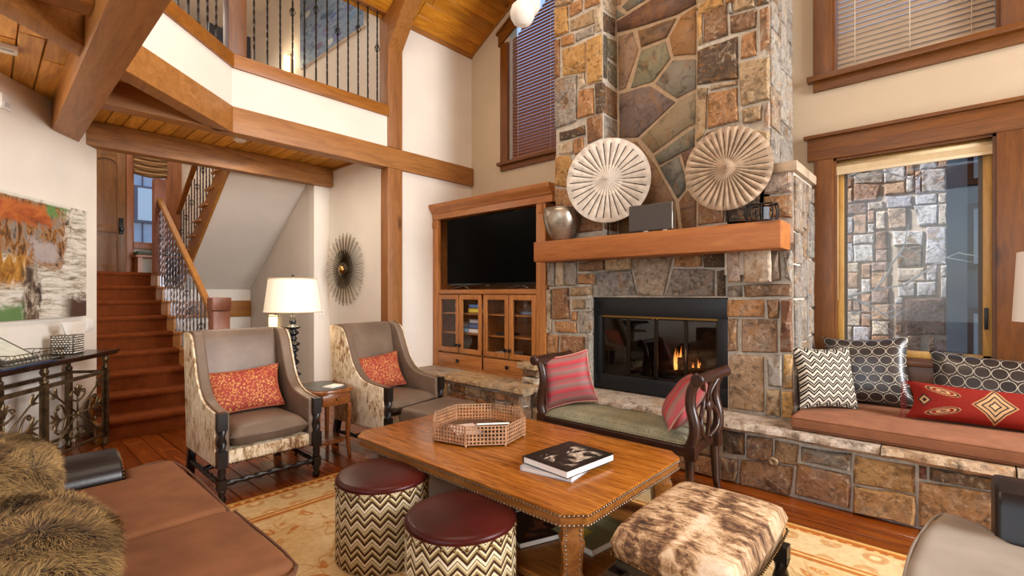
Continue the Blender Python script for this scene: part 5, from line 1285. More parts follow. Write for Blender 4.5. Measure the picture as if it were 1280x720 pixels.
# ------------------------------------------------------------------ wing chairs
def twist_col(p0, p1, r, amp=.22, k=None):
    """barley-twist rod between two points"""
    a, e = Vector(p0), Vector(p1); L = (e - a).length; n = max(8, int(L / .012)); q = (e - a).to_track_quat('Z', 'Y').to_matrix().to_4x4()
    kk = k or 70
    return MB().lathe([(r, L * i / n) for i in range(n + 1)], a, 10, q, True, True, twist_fn(kk, amp, 2))
def wing_chair(label):
    t = thing('wing_chair', label, 'chair', group='hide-sided wing chairs')
    prof = [(.335, .235), (.335, .60), (.25, .605), (.12, .625), (.02, .665), (-.055, .74), (-.11, .84), (-.155, .95), (-.20, 1.05), (-.25, 1.10), (-.32, 1.115), (-.42, 1.11), (-.40, .90), (-.365, .50), (-.34, .235)]
    sm = spl([(x, 0, z) for x, z in prof[1:11]], 3); pp = [(.335, .235)] + [(p.x, p.z) for p in sm] + prof[11:]
    cen = Vector((-.1, 0, .6))
    for s_ in (-1, 1):
        MB().prism([(x, s_ * .272, z) for x, z in pp], (0, s_ * .075, 0), False).build('wing', LEATHER, t, bev=.014, seg=3)
        ip = [(x + (cen.x - x) * .03, z + (cen.z - z) * .02) for x, z in pp]
        MB().prism([(x, s_ * .345, z) for x, z in ip], (0, s_ * .016, 0)).build('hide_panel', HIDEC, t, bev=.006)
        np_ = [(p.x - .004, s_ * .337, p.z + .003) for p in spl([(x, 0, z) for x, z in prof[1:11]], 4)]
        o = nails(np_, .0055, .018).build('nail_trim', NAIL, t); o['kind'] = 'stuff'
        o = nails([(-.34, s_ * .358, .245), (.33, s_ * .358, .245)], .0055, .018).build('nail_trim', NAIL, t); o['kind'] = 'stuff'
        # front post and leg
        lg = MB(); x, y = .345, s_ * .325; h = .030
        lg.box(x - h, x + h, y - h, y + h, .485, .602).box(x - h, x + h, y - h, y + h, .235, .345).box(x - .027, x + .027, y - .027, y + .027, .085, .155)
        lg.lathe([(.026, .345 + i * .007) for i in range(21)], (x, y, 0), 10, None, False, True, twist_fn(70, .2))
        lg.lathe([(.02, .155), (.028, .165), (.02, .18), (.027, .205), (.02, .225), (.026, .235)], (x, y, 0), 10, None, False)
        lg.lathe([(.018, 0), (.026, .012), (.028, .03), (.018, .05), (.026, .075), (.022, .086)], (x, y, 0), 10)
        lg.build('front_leg', BLACKW, t)
        MB().prism([(-.35, y - .026, .24), (-.30, y - .026, .24), (-.355, y - .026, 0), (-.40, y - .026, 0)], (0, .052, 0)).build('back_leg', BLACKW, t, bev=.004)
        twist_col((-.36, y, .13), (.32, y, .12), .017).build('stretcher', BLACKW, t)
    twist_col((.345, -.30, .125), (.345, .30, .125), .017).build('stretcher', BLACKW, t)
    twist_col((-.05, -.32, .135), (-.05, .32, .135), .015).build('stretcher', BLACKW, t)
    # inner back
    bp = [(-.20, .40), (-.205, .60), (-.25, .85), (-.285, 1.05), (-.31, 1.098), (-.345, 1.118), (-.40, 1.112), (-.42, 1.09), (-.39, .80), (-.35, .40)]
    MB().prism([(x, -.28, z) for x, z in bp], (0, .56, 0)).build('backrest', LEATHER, t, bev=.02, seg=3)
    MB().prism([(-.34, -.33, .235), (-.365, -.33, .5), (-.405, -.33, .9), (-.425, -.33, 1.09), (-.44, -.33, 1.09), (-.42, -.33, .9), (-.38, -.33, .5), (-.355, -.33, .235)], (0, .66, 0)).build('back_panel', HIDEC, t)
    # seat rail: hide, with a notch of leather below the cushion
    MB().box(-.34, .33, -.30, .30, .24, .335).build('seat_rail', HIDEC, t, bev=.012)
    o = nails([(.338, -.29, .25), (.338, .29, .25)], .0055, .018).build('nail_trim', NAIL, t); o['kind'] = 'stuff'
    def cush(u, v):
        a, c = (u - .5) * 2, (v - .5) * 2
        x = .075 + .285 * math.copysign(abs(a) ** .75, a) if False else .065 + .29 * a; y = .268 * c
        k = ((1 - a ** 8) * (1 - c ** 8)) ** .5
        return x, y, k
    b = MB()
    b.surf(lambda u, v: (lambda q: Vector((q[0], q[1], .412 + .065 * q[2] + .018 * (1 - (2*u-1)**2) * (1 - (2*v-1)**2))))(cush(u, v)), 18, 16)
    b.surf(lambda u, v: (lambda q: Vector((q[0], q[1], .412 - .073 * q[2])))(cush(u, v)), 18, 16)
    b.build('seat_cushion', LEATHER, t)
    MB().tube([(.352, -.25, .415), (.357, 0, .415), (.352, .25, .415)], .006, 6).build('piping', LEATHER, t)
    return t
ch1 = wing_chair('wing chair with hide sides standing alone in front of the stairs, nearer the console')
ch1.location = (-3.955, 1.41, 0)
ch2 = dup(ch1, (-3.93, 2.60, 0), rad(8.5), 'wing chair with hide sides below the sunburst mirror, with the leather ottoman')
def on_chair(c, x, y, z): return c.matrix_basis @ Vector((x, y, z))
for c, lab in ((ch1, 'red and gold leopard lumbar pillow on the wing chair by the stairs'), (ch2, 'red and gold leopard lumbar pillow on the wing chair below the sunburst mirror')):
    c.rotation_mode = 'XYZ'; M_ = Matrix.Translation(c.location) @ Matrix.Rotation(c.rotation_euler.z, 4, 'Z')
    p = M_ @ Vector((-.06, -.03, .495)); pillow(lab, .56, .34, .14, LEOP, p, c.rotation_euler.z + rad(-6), rad(22), rad(3), REDCORD, 'lumbar_pillow', 'leopard lumbar pillows')
# the leather ottoman in front of the second chair
t = thing('leather_ottoman', 'taupe leather footstool in front of the wing chair below the mirror', 'ottoman', (-3.33, 2.72, .0105), rad(8.5))
b = MB().box(-.20, .20, -.29, .29, .24, .42); b.build('top', LEATHER, t, bev=.045, seg=4)
MB().box(-.19, .19, -.28, .28, .20, .30).build('hide_skirt', HIDEC, t, bev=.01)
for sx in (-.16, .16):
    for sy in (-.25, .25): twist_col((sx, sy, 0), (sx, sy, .21), .024).build('leg', BLACKW, t)

# ------------------------------------------------------------------ side table, floor lamp, sunburst
t = thing('side_table', 'small cherry side table with rounded top between the two wing chairs', 'table', (-4.03, 1.995, 0))
def oval(rx, ry, n=36, e=3.2): return [(rx * math.copysign(abs(math.cos(a)) ** (2/e), math.cos(a)), ry * math.copysign(abs(math.sin(a)) ** (2/e), math.sin(a))) for a in frange(0, 2*PI, n + 1)[:-1]]
def slab(pts, z0, z1): return MB().prism([(x, y, z0) for x, y in pts], (0, 0, z1 - z0))
slab(oval(.275, .205), .575, .60).build('tabletop', SIDEW, t, bev=.006)
slab(oval(.235, .165), .601, .603).build('leather_inset', m_plain('green_black_leather', '#2a2a26', .3), t)
slab(oval(.245, .178), .47, .574).build('apron', SIDEW, t, bev=.004)
d = MB().box(.236, .249, -.12, .12, .485, .56).build('drawer', SIDEW, t, bev=.003)
MB().lathe([(.006, 0), (.012, .01), (.006, .02)], (.25, 0, .52), 10, Matrix.Rotation(PI/2, 4, 'Y')).build('knob', BRASS, d)
for sx in (-.19, .19):
    for sy in (-.135, .135):
        P = spl([(sx, sy, .47), (sx * 1.02, sy * 1.02, .36), (sx * .97, sy * .97, .18), (sx * 1.05, sy * 1.06, 0)], 5)
        MB().tube(P, [.026 - .011 * k / (len(P) - 1) for k in range(len(P))], 8).build('leg', SIDEW, t)
slab(oval(.20, .15), .14, .158).build('lower_shelf', SIDEW, t, bev=.003)
t2 = thing('notepad', 'small white notepad on the round-edged side table', 'notepad', (-3.93, 2.04, .604), rad(20))
MB().box(-.05, .05, -.07, .07, 0, .008).build('sheets', PAPER, t2)
MB().box(-.05, .05, .055, .071, .0, .0095).build('binding', CREAM, t2)

t = thing('floor_lamp', 'tall black turned lamp with a lit white drum shade behind the side table', 'lamp', (-4.60, 1.985, 0))
prof = [(.15, 0), (.155, .02), (.13, .04), (.06, .06), (.035, .10)]
z = .10
for r, h in ((.06, .09), (.045, .05), (.065, .10), (.05, .05), (.07, .09), (.045, .05), (.062, .08), (.075, .06), (.045, .05), (.06, .07), (.04, .05), (.055, .06), (.068, .05), (.04, .05), (.055, .06), (.07, .045), (.032, .06)):
    prof += [(.026, z + .004), (r * .8, z + h * .25), (r, z + h * .5), (r * .8, z + h * .75)]; z += h
prof += [(.02, z + .005), (.02, 1.20)]
MB().lathe(prof, (0, 0, 0), 18).build('turned_column', m_plain('gloss_black', '#14161c', .22), t)
MB().lathe([(.25, 1.227), (.248, 1.24), (.212, 1.53), (.21, 1.54)], (0, 0, 0), 36, None, False).build('lamp_shade', SHADE, t)
for r, z in ((.251, 1.229), (.211, 1.539)): MB().tube([(r * math.cos(a), r * math.sin(a), z) for a in frange(0, 2*PI, 37)[:-1]], .005, 5, True).build('shade_trim', CREAM, t)
b = MB().tube([(0, 0, 1.2), (0, 0, 1.555)], .006, 6).ball((0, 0, 1.565), .014, 8, 6)
for a in (0, 2.1, 4.2): b.tube([(0, 0, 1.53), (.21 * math.cos(a), .21 * math.sin(a), 1.535)], .003, 4)
b.build('finial', BLACKM, t)
light('floor_lamp_bulb', 'POINT', (-4.60, 1.985, 1.40), 14, (1, .80, .55), size=.05)

t = thing('sunburst_mirror', 'wiry bronze sunburst mirror with a small gold centre on the alcove wall', 'mirror', (-5.965, 3.278, 1.72))
b = MB(); n = 58
for k in range(n):
    a = 2 * PI * k / n; w = .014; L = .46 + .025 * (k % 2); ca_, sa = math.cos(a), math.sin(a); dy = -.03 if k % 2 else -.012
    Q = lambda r, o, y: (r * ca_ - o * sa, y, r * sa + o * ca_)
    b.tube([Q(.09, -w * .4, -.03), Q(L - .03, -w, dy), Q(L, 0, dy), Q(L - .03, w, dy), Q(.09, w * .4, -.03)], .0032, 4)
o = b.build('rays', m_plain('pale_bronze', '#97825f', .4, .7), t); o['kind'] = 'stuff'
b = MB(); n = 44
for k in range(n):
    a = 2 * PI * (k + .5) / n; w = .012; L = .26; ca_, sa = math.cos(a), math.sin(a); Q = lambda r, o, y: (r * ca_ - o * sa, y, r * sa + o * ca_)
    b.tube([Q(.08, -w * .5, -.05), Q(L - .02, -w, -.055), Q(L, 0, -.055), Q(L - .02, w, -.055), Q(.08, w * .5, -.05)], .003, 4)
o = b.build('inner_rays', m_plain('dark_bronze', '#3a2d20', .4, .7), t); o['kind'] = 'stuff'
MB().lathe([(.10, 0), (.10, .03), (.085, .055), (.066, .06)], (0, -.005, 0), 24, Matrix.Rotation(PI/2, 4, 'X')).build('ring', m_plain('dark_bronze_ring', '#4a3a28', .4, .7), t)
MB().lathe([(.064, .055), (.055, .075), (.035, .09), (.0, .096)], (0, -.005, 0), 24, Matrix.Rotation(PI/2, 4, 'X')).build('convex_glass', m_plain('gold_convex', '#c9a05a', .15, 1.0), t)

# ------------------------------------------------------------------ rug and coffee table group
rug = thing('rug', 'oriental rug in beige and orange with a banded floral border', 'rug', ((RUGX0 + RUGX1) / 2, (RUGY0 + RUGY1) / 2, 0))
b = MB().box(RUGX0, RUGX1, RUGY0, RUGY1, .0005, .010)
hw, hl = (RUGX1 - RUGX0) / 2, (RUGY1 - RUGY0) / 2
b.build('pile', m_rug(-hw, hw, -hl, hl), rug, world=True, bev=.003)
RZ = .0105
TBX0, TBX1, TBY0, TBY1, TZ = -2.865, -1.105, 1.605, 2.665, .50
def octo(d, ch=.085): 
    x0, x1, y0, y1 = TBX0 + d, TBX1 - d, TBY0 + d, TBY1 - d
    return [(x0 + ch, y0), (x1 - ch, y0), (x1, y0 + ch), (x1, y1 - ch), (x1 - ch, y1), (x0 + ch, y1), (x0, y1 - ch), (x0, y0 + ch)]
ct = thing('coffee_table', 'large walnut coffee table with clipped corners and nailhead edging on the rug', 'table', ((TBX0 + TBX1) / 2, (TBY0 + TBY1) / 2, RZ))
slab(octo(0), TZ - .012, TZ).build('tabletop', TABLEW, ct, world=True, bev=.003)
slab(octo(.006), .436, TZ - .013).build('apron', TABLEE, ct, world=True, bev=.003)
for z, d in ((TZ - .018, .003), (.442, .003)):
    P = octo(d); P.append(P[0]); o = nails([(x, y, z) for x, y in P], .0062, .0195).build('nail_trim', NAILS, ct, world=True); o['kind'] = 'stuff'
for cx, cy, sx, sy in ((TBX0 + .105, TBY0 + .105, -1, -1), (TBX1 - .105, TBY0 + .105, 1, -1), (TBX1 - .105, TBY1 - .105, 1, 1), (TBX0 + .105, TBY1 - .105, -1, 1)):
    pr = [(RZ, .040), (.03, .044), (.08, .040), (.16, .036), (.19, .046), (.205, .046), (.225, .038), (.30, .042), (.34, .050), (.355, .050), (.37, .042), (.436, .046)]
    MB().lathe([(r * 1.414, z) for z, r in pr], (cx, cy, 0), 4, None, True, False).build('leg', TABLEE, ct, world=True, bev=.003)
    nb = MB()
    for z in frange(.03, .425, 20):
        for (za, ra), (zb, rb) in zip(pr, pr[1:]):
            if za <= z <= zb: r = 1.414 * (ra + (rb - ra) * (z - za) / (zb - za))
        for k in (.14, .86): nb.ball((cx + sx * r * k, cy + sy * r * (1 - k), z), .0065, 6, 3)
    o = nb.build('nail_trim', NAILS, ct, world=True); o['kind'] = 'stuff'
slab(octo(.05), .125, .16).build('lower_shelf', TABLEE, ct, world=True, bev=.004)
P = octo(.048); P.append(P[0]); o = nails([(x, y, .143) for x, y in P], .0055, .022).build('nail_trim', NAILS, ct, world=True); o['kind'] = 'stuff'
# books
def book(label, x, y, z, w, h, th, rz, cover, group=None, spine='#17130f', printed=None):
    t = thing('book', label, 'book', (x, y, z + .0006), rz, group)
    MB().box(-w/2 + .004, w/2 - .004, -h/2 + .004, h/2 - .004, .003, th - .003).build('pages', PAPER, t)
    cm = m_plain('cover_' + spine[1:], spine, .35)
    MB().box(-w/2, w/2, -h/2, h/2, 0, .003).build('back_cover', cm, t)
    MB().box(-w/2 - .002, -w/2 + .004, -h/2, h/2, 0, th).build('spine', cm, t)
    b = MB().box(-w/2, w/2, -h/2, h/2, th - .003, th - .0002); b.build('front_cover', cm, t)
    if cover: MB().add([(-w/2 + .001, -h/2 + .001, th), (w/2 - .001, -h/2 + .001, th), (w/2 - .001, h/2 - .001, th), (-w/2 + .001, h/2 - .001, th)], [(0, 1, 2, 3)], [[(0, 0), (1, 0), (1, 1), (0, 1)]]).build('cover_print', cover, t)
    if printed:
        for (a, c, d, e, col) in printed: MB().box(-w/2 + a * w, -w/2 + c * w, -h/2 + d * h, -h/2 + e * h, th, th + .0006).build('cover_block', m_plain('ink_' + col[1:], col, .5), t)
    return t
book('white-edged book half covered by the dark picture book on the coffee table', -1.51, 2.05, TZ, .29, .36, .024, rad(9), None, 'books on the coffee table', '#b9bcc6')
book('thick dark picture book lying on top on the coffee table', -1.475, 2.06, TZ + .025, .30, .375, .036, rad(-5), COVER1, 'books on the coffee table', '#15120f')
SG = 'books on the shelf under the coffee table'
book('book with dark cover and red and brown shapes on the shelf under the table', -1.62, 1.98, .16, .30, .36, .03, rad(-22), m_cover('leaf_cover', '#2a130c', '#7a3b22', 3, .48), SG, '#221510')
book('green covered book beside the near leg under the coffee table', -1.36, 2.12, .16, .27, .34, .035, rad(-8), None, SG, '#7d8158', ((.15, .85, .62, .85, '#9aa07c'), (.1, .6, .15, .4, '#b3a23c')))
book('large pale book under the blue ones on the low shelf', -1.93, 2.12, .16, .30, .40, .03, rad(-12), None, SG, '#aab0a6')
book('blue book lying on the pale book on the low shelf', -1.95, 2.10, .191, .26, .33, .022, rad(-6), None, SG, '#3f6690', ((.1, .9, .1, .3, '#9db4cc'),))
book('black book on top of the blue book on the low shelf', -1.97, 2.14, .214, .22, .28, .02, rad(4), None, SG, '#1c1e22', ((.2, .8, .4, .5, '#8a8d92'),))
# perforated tray with folded napkin
t = thing('perforated_tray', 'copper eight-sided tray with pierced lattice sides on the coffee table', 'tray', (-2.255, 2.165, TZ + .0005))
COPPER = m_plain('aged_copper', '#cfa27c', .36, .45, nscale=14, namt=.25)
R8 = .325; V8 = [Vector((R8 * math.cos(rad(22.5 + 45 * k + 8)) * (1 if k % 2 else .93), R8 * math.sin(rad(22.5 + 45 * k + 8)) * (1 if k % 2 else .93), 0)) for k in range(8)]
MB().prism([(v.x * .985, v.y * .985, .012) for v in V8], (0, 0, .005)).build('tray_floor', m_plain('tray_floor', '#6d5440', .4, .6), t)
for k in range(8):
    a, e = V8[k], V8[(k + 1) % 8]; L = (e - a).length; d = (e - a).normalized(); n = Vector((d.y, -d.x, 0)); b = MB(); z0, z1 = .012, .125
    M_ = Matrix(((d.x, n.x, 0, a.x), (d.y, n.y, 0, a.y), (0, 0, 1, 0), (0, 0, 0, 1)))
    nx = max(6, int(L / .021)); nz = 5
    for i in range(nx + 1):
        w = .004 if 0 < i < nx else .008; xx = L * i / nx; b.box(max(0, xx - w), min(L, xx + w), -.0015, .0015, z0, z1, M_)
    for j in range(nz + 1):
        w = .0038 if 0 < j < nz else .006; zz = z0 + (z1 - z0) * j / nz; b.box(0, L, -.0012, .0012, max(z0, zz - w), min(z1, zz + w), M_)
    b.build('lattice_panel', COPPER, t)
    MB().ball(a * .97 + Vector((0, 0, .006)), .008, 8, 6).build('foot', COPPER, t)
n = MB().box(-.10, .10, -.13, .13, 0, .010); o = n.build('folded_napkin', PAPER, bev=.003); o.location = (-2.17, 2.19, TZ + .062); o.rotation_euler = (rad(-17), 0, rad(50))
tag(o, 'folded white napkin lying in the copper tray', 'napkin')
b = MB().box(-.085, .085, -.11, .11, 0, .006); o = b.build('greeting_card', m_plain('blush_card', '#d9c2b6', .7), bev=.002); o.location = (-2.34, 2.12, TZ + .0185); o.rotation_euler = (0, 0, rad(64)); tag(o, 'blush card on the white napkin in the copper tray', 'card')

# poufs
def pouf(label, x, y, R=.243, H=.43):
    t = thing('pouf', label, 'pouf', (x, y, RZ + .0005), 0, 'flame-stitch poufs'); n = 40
    def fn(u, v): return Vector((R * math.cos(2*PI*u), R * math.sin(2*PI*u), .004 + (H - .03) * v))
    MB().surf(fn, n, 4, True).build('side_fabric', POUFFAB, t)
    MB().lathe([(R, H - .03), (R + .003, H - .02), (R - .004, H - .008), (R * .9, H), (R * .5, H + .008), (.0001, H + .011)], (0, 0, 0), n, None, False).build('leather_top', OXBLOOD, t)
    b = MB()
    for k in range(30): a = 2*PI*k/30; b.ball((R * 1.002 * math.cos(a), R * 1.002 * math.sin(a), H - .045), .008, 6, 4)
    o = b.build('nail_trim', NAIL, t); o['kind'] = 'stuff'
    MB().lathe([(R - .01, 0), (R - .01, .006)], (0, 0, 0), n).build('base', BLACKW, t)
    return t
pouf('flame-stitch drum pouf with oxblood leather top, nearer the sofa', -2.275, 1.465)
pouf('flame-stitch drum pouf with oxblood top at the clipped table corner nearest the camera', -1.60, 1.425)

# cowhide ottoman
t = thing('cowhide_ottoman', 'brindle cowhide bench ottoman on black twisted legs at the end of the coffee table', 'ottoman', (-.785, 2.075, RZ))
hx, hy = .255, .375
def hide(sg):
    def fn(u, v):
        a, c = (u - .5) * 2, (v - .5) * 2; k = ((1 - a ** 12) * (1 - c ** 12)) ** .24
        sq = 1 - .05 * (a * a * c * c)
        return Vector((hx * a * sq, hy * c * sq, .385 + (.06 * k + .025 * (1 - a*a) * (1 - c*c) if sg > 0 else -.085 * k)))
    return fn
b = MB().surf(hide(1), 22, 26).surf(hide(-1), 22, 26); b.build('hide_seat', HIDEO, t)
bq = lambda a, c: (hx * a * (1 - .05 * a*a*c*c), hy * c * (1 - .05 * a*a*c*c), .335)
o = nails([bq(1, c) for c in frange(-1, 1, 12)] + [bq(a, 1) for a in frange(1, -1, 12)] + [bq(-1, c) for c in frange(1, -1, 12)] + [bq(a, -1) for a in frange(-1, 1, 12)], .006, .02).build('nail_trim', NAIL, t); o['kind'] = 'stuff'
MB().box(-hx + .03, hx - .03, -hy + .03, hy - .03, .275, .315).build('frame', BLACKW, t, bev=.006)
for sx in (-1, 1):
    for sy in (-1, 1):
        x, y = sx * (hx - .038), sy * (hy - .04); lg = MB()
        lg.lathe([(.03, .045 + i * .008) for i in range(22)], (x, y, 0), 10, None, False, True, twist_fn(60, .2)).box(x - .032, x + .032, y - .032, y + .032, .20, .27).lathe([(.02, 0), (.034, .012), (.036, .03), (.024, .046)], (x, y, 0), 12); lg.build('leg', BLACKW, t)
for sx in (-1, 1): MB().box(sx * (hx - .05) - .014, sx * (hx - .05) + .014, -hy + .06, hy - .06, .08, .105).build('stretcher', BLACKW, t)
MB().box(-hx + .05, hx - .05, -.014, .014, .08, .105).build('stretcher', BLACKW, t)

PIPE = m_plain('pink_piping', '#b98a78', .7)
# ------------------------------------------------------------------ bench in front of the fire
bn = thing('window_bench', 'dark carved bench with lyre arms and green dotted seat in front of the fireplace', 'bench', (-1.835, 3.27, 0))
BX0, BX1, BY0, BY1 = -2.44, -1.23, 3.02, 3.50
MB().box(BX0, BX1, BY0, BY1, .355, .425).build('seat_rail', DARKW, bn, world=True, bev=.010, seg=3)
MB().box(BX0 + .01, BX1 - .01, BY0 - .006, BY0 + .01, .372, .384).build('bead_moulding', DARKW, bn, world=True, bev=.004)
def seat(sg):
    def fn(u, v):
        a, c = (u - .5) * 2, (v - .5) * 2; k = ((1 - a ** 12) * (1 - c ** 10)) ** .4
        return Vector(((BX0 + BX1) / 2 + a * (BX1 - BX0 - .05) / 2, (BY0 + BY1) / 2 + c * (BY1 - BY0 - .02) / 2, .43 + (.05 * k + .02 * (1 - c*c) * (1 - a ** 4) if sg else -.005 * k)))
    return fn
MB().surf(seat(1), 30, 14).surf(seat(0), 30, 14).build('upholstery', GREEN, bn, world=True)
o = nails([(BX0 + .02, BY0 + .004, .43), (BX1 - .02, BY0 + .004, .43)], .005, .017).build('nail_trim', NAIL, bn, world=True); o['kind'] = 'stuff'
for X, s_ in ((BX0, -1), (BX1, 1)):
    for Y, f_ in ((BY0 + .03, -1), (BY1 - .03, 1)):
        P = spl([(X - s_*.01, Y, .36), (X - s_*.005, Y + f_*.012, .22), (X + s_*.005, Y + f_*.0, .10), (X + s_*.02, Y + f_*.03, RZ if f_ < 0 else 0)], 5)
        MB().tube(P, [.034 - .014 * k / (len(P) - 1) for k in range(len(P))], 8).build('leg', DARKW, bn, world=True)
        MB().box(X - .036, X + .036, Y - .036, Y + .036, .34, .44).build('corner_block', DARKW, bn, world=True, bev=.006)
        P = spl([(X, Y, .43), (X + s_*.02, Y, .50), (X + s_*.018, Y, .58), (X - s_*.005, Y, .68), (X + s_*.0, Y, .77), (X + s_*.03, Y, .84), (X + s_*.055, Y, .86)], 5)
        MB().tube(P, [.038 - .008 * k / (len(P) - 1) for k in range(len(P))], 10).build('arm_scroll', DARKW, bn, world=True)
    MB().lathe([(.03, -.03), (.042, -.02), (.042, -.004), (.032, .012), (.037, .23), (.032, .45), (.042, .466), (.042, .48), (.03, .49)], (X + s_*.055, BY0 + .0, .862), 14, Matrix.Rotation(-PI/2, 4, 'X')).build('arm_roll', DARKW, bn, world=True)
    ym = (BY0 + BY1) / 2
    for q in (-1, 1):
        P = spl([(X + s_*.02, ym + q*.03, .44), (X + s_*.04, ym + q*.13, .50), (X + s_*.035, ym + q*.145, .58), (X + s_*.02, ym + q*.07, .66), (X + s_*.02, ym + q*.06, .74), (X + s_*.05, ym + q*.15, .84)], 6)
        MB().tube(P, .016, 8).build('lyre_loop', DARKW, bn, world=True)
    MB().tube(spl([(X + s_*.02, ym, .44), (X + s_*.035, ym, .6), (X + s_*.02, ym, .72), (X + s_*.055, ym, .85)], 5), .016, 8).build('lyre_bar', DARKW, bn, world=True)
    MB().lathe([(.0, -.02), (.035, -.018), (.045, 0), (.035, .018), (.0, .02)], (X + s_*.03, ym, .66), 14, Matrix.Rotation(PI/2, 4, 'Y')).build('rosette', DARKW, bn, world=True)
pillow('red and mauve striped pillow at the cabinet end of the bench', .43, .43, .15, BANDS, (-2.28, 3.24, .492), rad(-48), rad(18), rad(10), PIPE, group='striped silk pillows')
pillow('red and mauve striped pillow leaning at the ottoman end of the bench', .44, .42, .19, BANDSU, (-1.47, 3.20, .490), rad(206), rad(34), rad(6), PIPE, group='striped silk pillows')
# ------------------------------------------------------------------ window seat
t = thing('seat_cushion', 'long terracotta seat cushion with stitched edge on the stone window seat', 'cushion', (.35, 4.2, HZT + .001))
MB().box(-.83, 1.55, 3.765, YW - .03, HZT + .002, HZT + .10).build('cushion_body', SEATFAB, t, world=True, bev=.03, seg=4)
for z in (HZT + .022, HZT + .085): MB().tube([(-.81, 3.766, z), (1.54, 3.766, z)], .0025, 5).build('stitched_edge', SOFAPIPE if z < .5 else SEATFAB, t, world=True)
CZ = HZT + .103
pillow('black and cream chevron pillow leaning on the chimney at the end of the seat', .46, .46, .14, CHEVPIL, (-.655, 4.13, CZ), rad(-42), rad(14), rad(-2))
pillow('dark satin oval-lattice pillow just behind the chevron pillow', .54, .52, .15, CIRC, (-.46, 4.50, CZ), rad(-84), rad(14), rad(4))
pillow('wide dark oval-lattice satin pillow behind the red embroidered one', .74, .44, .16, CIRCW, (.22, 4.49, CZ), rad(-92), rad(20), rad(-2))
pillow('long red embroidered lumbar pillow with fringe on the window seat', .86, .25, .15, KILIM, (.19, 4.22, CZ), rad(-86), rad(20), rad(-1), tassel=m_plain('dark_red_fringe', '#7d1f1a', .9), name='lumbar_pillow')

# ------------------------------------------------------------------ sofas
def tcush(pts, z0, z1, mat, parent, name='seat_cushion', bev=.045, crown=.02):
    b = slab(pts, z0, z1); o = b.build(name, mat, parent, world=True, bev=bev, seg=5)
    for p in o.data.polygons: p.use_smooth = True
    return o
so = thing('sofa', 'brown chenille sofa with dark leather arm and loose T cushions', 'sofa', (-2.5, .1, 0))
tcush([(-2.30, .725), (-3.20, .725), (-3.225, .50), (-3.045, .49), (-3.03, -.24), (-2.30, -.24)], .33, .485, SOFAFAB, so)
tcush([(-1.66, .735), (-2.287, .735), (-2.287, -.24), (-1.66, -.24)], .33, .485, SOFAFAB, so)
for P in ([(-2.31, .724, .45), (-3.195, .724, .45), (-3.224, .51, .45)], [(-1.66, .60, .452), (-1.665, .732, .45), (-2.28, .736, .452)]):
    MB().tube(spl([(x, y, .464) for x, y, z in P], 4), .006, 6).build('piping', SOFAPIPE, so, world=True)
MB().box(-3.10, -1.66, -.30, .62, .08, .33).build('base', SOFAFAB, so, world=True, bev=.02)
ar = MB().prism([(x, -.40, z) for x, z in [(-3.39, .08), (-3.06, .08), (-3.06, .47)] + [(-3.225 + .185 * math.cos(a), .485 + .105 * math.sin(a)) for a in frange(-.1, PI + .1, 13)]], (0, .88, 0))
ar.build('arm', BLKLEATH, so, world=True, bev=.02, seg=3)
o = nails([(-3.225 + .170 * math.cos(a), .482, .485 + .092 * math.sin(a)) for a in frange(0, PI, 15)], .006, .018).build('nail_trim', NAIL, so, world=True); o['kind'] = 'stuff'
MB().box(-3.38, -1.66, -.52, -.24, .08, .80).build('back', BLKLEATH, so, world=True, bev=.05, seg=4)
for x in (-3.30, -1.75):
    for y in (.50 if x > -3 else .38, -.45): MB().box(x - .03, x + .03, y - .03, y + .03, 0 if y < 0 else RZ, .09).build('leg', BLACKW, so, world=True)
def m_fur():
    t = NT('long_brown_fur', .7, spec=.3); uv = t.sep(t.co('UV')); n = t.noise(t.co('Object'), 9, 4)
    g = t.m2('ADD', t.m2('MULTIPLY', uv[1], .34), t.m2('ADD', t.m2('MULTIPLY', uv[0], .28), t.m2('MULTIPLY', n, .55)))
    t.color(t.ramp(g, [(.28, '#221a12'), (.45, '#493826'), (.60, '#775d3a'), (.76, '#a88650'), (.95, '#83715c')])); return t.m
FUR = m_fur(); FURB = m_plain('fur_hide', '#4a3825', .9, nscale=10, namt=.4)
